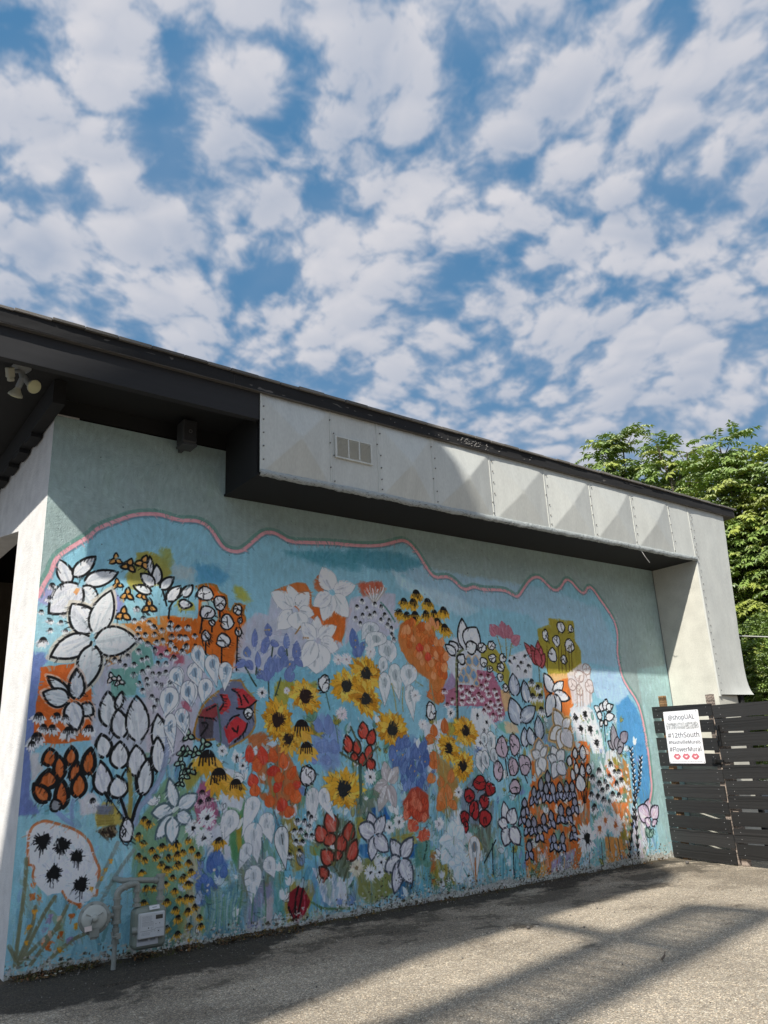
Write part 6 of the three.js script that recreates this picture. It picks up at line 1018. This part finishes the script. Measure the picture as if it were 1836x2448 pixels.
// ---------------------------------------------------------------- litter along the foot of the wall
{
  const R = rng(91);
  const blades = []; const tuft = (x, z, n, h) => { for (let i = 0; i < n; i++) { const a = R() * 6.28, l = h * (0.5 + R() * 0.7), px = x + (R() - 0.5) * 0.09, pz = z + R() * 0.03, w = 0.003, lean = 0.3 + R() * 0.6; const g = new THREE.BufferGeometry(), q = []; for (let s = 0; s <= 3; s++) { const k = s / 3, o = lean * l * k * k; q.push(px + Math.cos(a) * o - w * (1 - k), l * k, pz + Math.abs(Math.sin(a)) * o, px + Math.cos(a) * o + w * (1 - k), l * k, pz + Math.abs(Math.sin(a)) * o); } g.setAttribute('position', new THREE.Float32BufferAttribute(q, 3)); g.setIndex([0, 1, 2, 1, 3, 2, 2, 3, 4, 3, 5, 4, 4, 5, 6, 5, 7, 6]); g.computeVertexNormals(); blades.push(g); } };
  tuft(0.52, 0.06, 26, 0.1); tuft(0.6, 0.05, 16, 0.07); for (let i = 0; i < 46; i++) tuft(0.1 + Math.pow(R(), 1.6) * 6, 0.05 + R() * 0.08, 3 + R() * 5 | 0, 0.03 + R() * 0.05); for (let i = 0; i < 10; i++) tuft(3 + R() * 1.2, 0.05, 6, 0.05);
  const gr = mesh('grass_tufts', mergeGeometries(blades), std(lin(0.13, 0.14, 0.04), 0.9, { side: THREE.DoubleSide }), scene); gr.userData.kind = 'stuff'; tag(gr, 'dry grass and weeds along the foot of the mural wall', 'weeds');
  const place = (name, geo, mat, n, f, label, cat) => { const im = new THREE.InstancedMesh(geo, mat, n), d = new THREE.Object3D(), c = new THREE.Color(); for (let i = 0; i < n; i++) { f(d, c); d.updateMatrix(); im.setMatrixAt(i, d.matrix); im.setColorAt(i, c); } im.name = name; im.castShadow = im.receiveShadow = true; im.userData.kind = 'stuff'; tag(im, label, cat); scene.add(im); };
  const flake = new THREE.CircleGeometry(1, 5).rotateX(-Math.PI / 2); { const p = flake.attributes.position; for (let i = 0; i < p.count; i++) p.setY(i, 0.3 * Math.sin(p.getX(i) * 2)); flake.computeVertexNormals(); }
  place('leaf_litter', flake, std(new THREE.Color(1, 1, 1), 0.95, { side: THREE.DoubleSide }), 5200, (d, c) => { const x = R() < 0.6 ? 0.05 + R() * 3 : 0.1 + R() * 9.3, z = 0.02 - Math.log(1 - R() * 0.97) * (0.05 + 0.07 * Math.max(0, noise(x * 1.7, 2))); if (noise(x * 2.6, 6) < -0.12 && R() < 0.85) { d.position.set(x, -0.3, z); d.scale.setScalar(0.001); c.setRGB(0.1, 0.08, 0.05); return; } d.position.set(x, 0.014 + R() * 0.012 + Math.max(0, 0.14 - z) * 0.13, z); d.rotation.set((R() - 0.5) * 1.2, R() * 6, (R() - 0.5) * 1.2); const s = 0.005 + R() * R() * 0.018; d.scale.set(s, s, s * (0.4 + R() * 0.5)); const v = R(); v < 0.5 ? c.setRGB(0.13 + R() * 0.08, 0.085 + R() * 0.04, 0.04) : v < 0.95 ? c.setRGB(0.07, 0.055, 0.035) : c.setRGB(0.4, 0.36, 0.28); }, 'brown leaf litter lying along the foot of the mural wall', 'litter');
  const stone = new THREE.IcosahedronGeometry(1, 0);
  place('loose_gravel', stone, std(new THREE.Color(1, 1, 1), 0.95), 1500, (d, c) => { const near = R() < 0.5, x = near ? R() * 9 : -0.5 + R() * 9.8, z = near ? 0.1 + R() * R() * 0.7 : 0.2 + R() * 4.6; d.position.set(x, 0.006, z); d.rotation.set(R() * 6, R() * 6, R() * 6); const s = 0.003 + R() * R() * R() * 0.012; d.scale.set(s, s * 0.7, s); const v = 0.2 + R() * 0.5; c.setRGB(v * 0.4, v * 0.37, v * 0.32); }, 'loose gravel scattered over the worn pavement', 'gravel');
  const tw = thing('twig', 'short broken twig lying on the sunlit pavement', 'twig', 4.15, 0.012, 3.62); mesh('stem', mergeGeometries([bar([-0.05, 0.006, 0.0], [0.03, 0.014, -0.03], 0.009, 0.008, 7), bar([0.02, 0.012, -0.025], [0.035, 0.05, -0.02], 0.005, 0.003, 6)]), std(lin(0.16, 0.12, 0.09), 0.9), tw);
  for (const [x, z, s, where] of [[4.35, 1.93, 0.022, 'dark pebble lying alone on the sunlit pavement beside the barred shadow'], [4.72, 2.32, 0.012, 'tiny dark pebble lying where two shadow bars cross'], [9.2, 0.55, 0.03, 'dark lump of gravel at the foot of the gate']]) tag(mesh('pebble', new THREE.IcosahedronGeometry(s, 1).scale(1, 0.75, 0.9).translate(0, s * 0.5, 0), std(lin(0.12, 0.11, 0.1), 0.95), scene), where, 'pebble', 'loose pebbles').position.set(x, 0.005, z);
}
// ---------------------------------------------------------------- unseen canopy added to the left; outline fitted to the shade on wall and pavement
{
  const t = thing('added_shade_canopy', 'unseen tall steel canopy, cloth and open side frame shaped to cast the shade', 'canopy', -15.593, 15, 7.463), steel = std(lin(0.3, 0.3, 0.31), 0.6);
  const cl = new THREE.Shape([[-6, 4.6], [0.6, 2.8], [3, 2.02], [5.2, 1.62], [7.6, 1.35], [8.3, 1.0], [9, 0], [9.9, -1.2], [10.4, -1.7], [10.75, -2.75], [6.6, -2.0], [2.75, -1.31], [-6, 0.1]].map((p) => new THREE.Vector2(...p)));
  mesh('cloth', new THREE.ExtrudeGeometry(cl, { depth: 0.03, bevelEnabled: false }).rotateX(Math.PI / 2), std(lin(0.35, 0.35, 0.33), 0.9), t);
  const beam = (x0, z0, x1, z1, w = 0.28) => { const l = Math.hypot(x1 - x0, z1 - z0), g = new THREE.BoxGeometry(l, 0.12, w); g.rotateY(-Math.atan2(z1 - z0, x1 - x0)); g.translate((x0 + x1) / 2, -0.05, (z0 + z1) / 2); mesh('beam', g, steel, t); };
  beam(-3, 4.15, 6.45, 2.47); beam(-3, 4.95, 6.6, 3.22); beam(4.68, 1.7, 4.6, 3.55); beam(6.34, 2.5, 6.5, 3.3);
  for (let x = -2.9; x < 6.3; x += 0.23) if (Math.abs(x - 4.65) > 0.2) beam(x, 4.12 - (x + 3) * 0.178, x + 0.02, 4.92 - (x + 3) * 0.178, 0.028);
  for (const [x, z] of [[-5.5, 0.6], [-5.5, 4.2], [-0.4, 0.6], [-2.6, 4.8]]) mesh('post', bar([x, -15.1, z], [x, -0.03, z], 0.12, 0.1, 12), steel, t);
  mesh('tie_rod', bar([-0.4, -2.6, 0.6], [8.2, -0.06, 0.9], 0.03), steel, t);
}
// ---------------------------------------------------------------- unseen brick building added behind the viewer, to darken the wall it faces
{
  const t = thing('added_brick_building', 'unseen long dark brick building, added to darken the mural wall it faces', 'building', 6, 0, 27), brick = std(lin(0.16, 0.09, 0.07), 0.9, { map: ctex(grime, true, 0.4, 0.4) }), trim = std(lin(0.3, 0.29, 0.27), 0.8), glass = std(lin(0.03, 0.035, 0.04), 0.15);
  mesh('wall', box(-26, -0.2, 0, 26, 9.2, 9), brick, t); mesh('parapet', box(-26.1, 9.2, -0.1, 26.1, 9.6, 9.1), trim, t);
  for (let f = 0; f < 2; f++) for (let i = 0; i < 12; i++) { const x = -23 + i * 4.2, y = 1.4 + f * 4; const w = mesh('window', box(x, y, -0.03, x + 1.8, y + 2, 0.02), glass, t); mesh('sill', box(x - 0.1, y - 0.12, -0.14, x + 1.9, y, 0.02), trim, w); }
}
renderer.render(scene, camera);
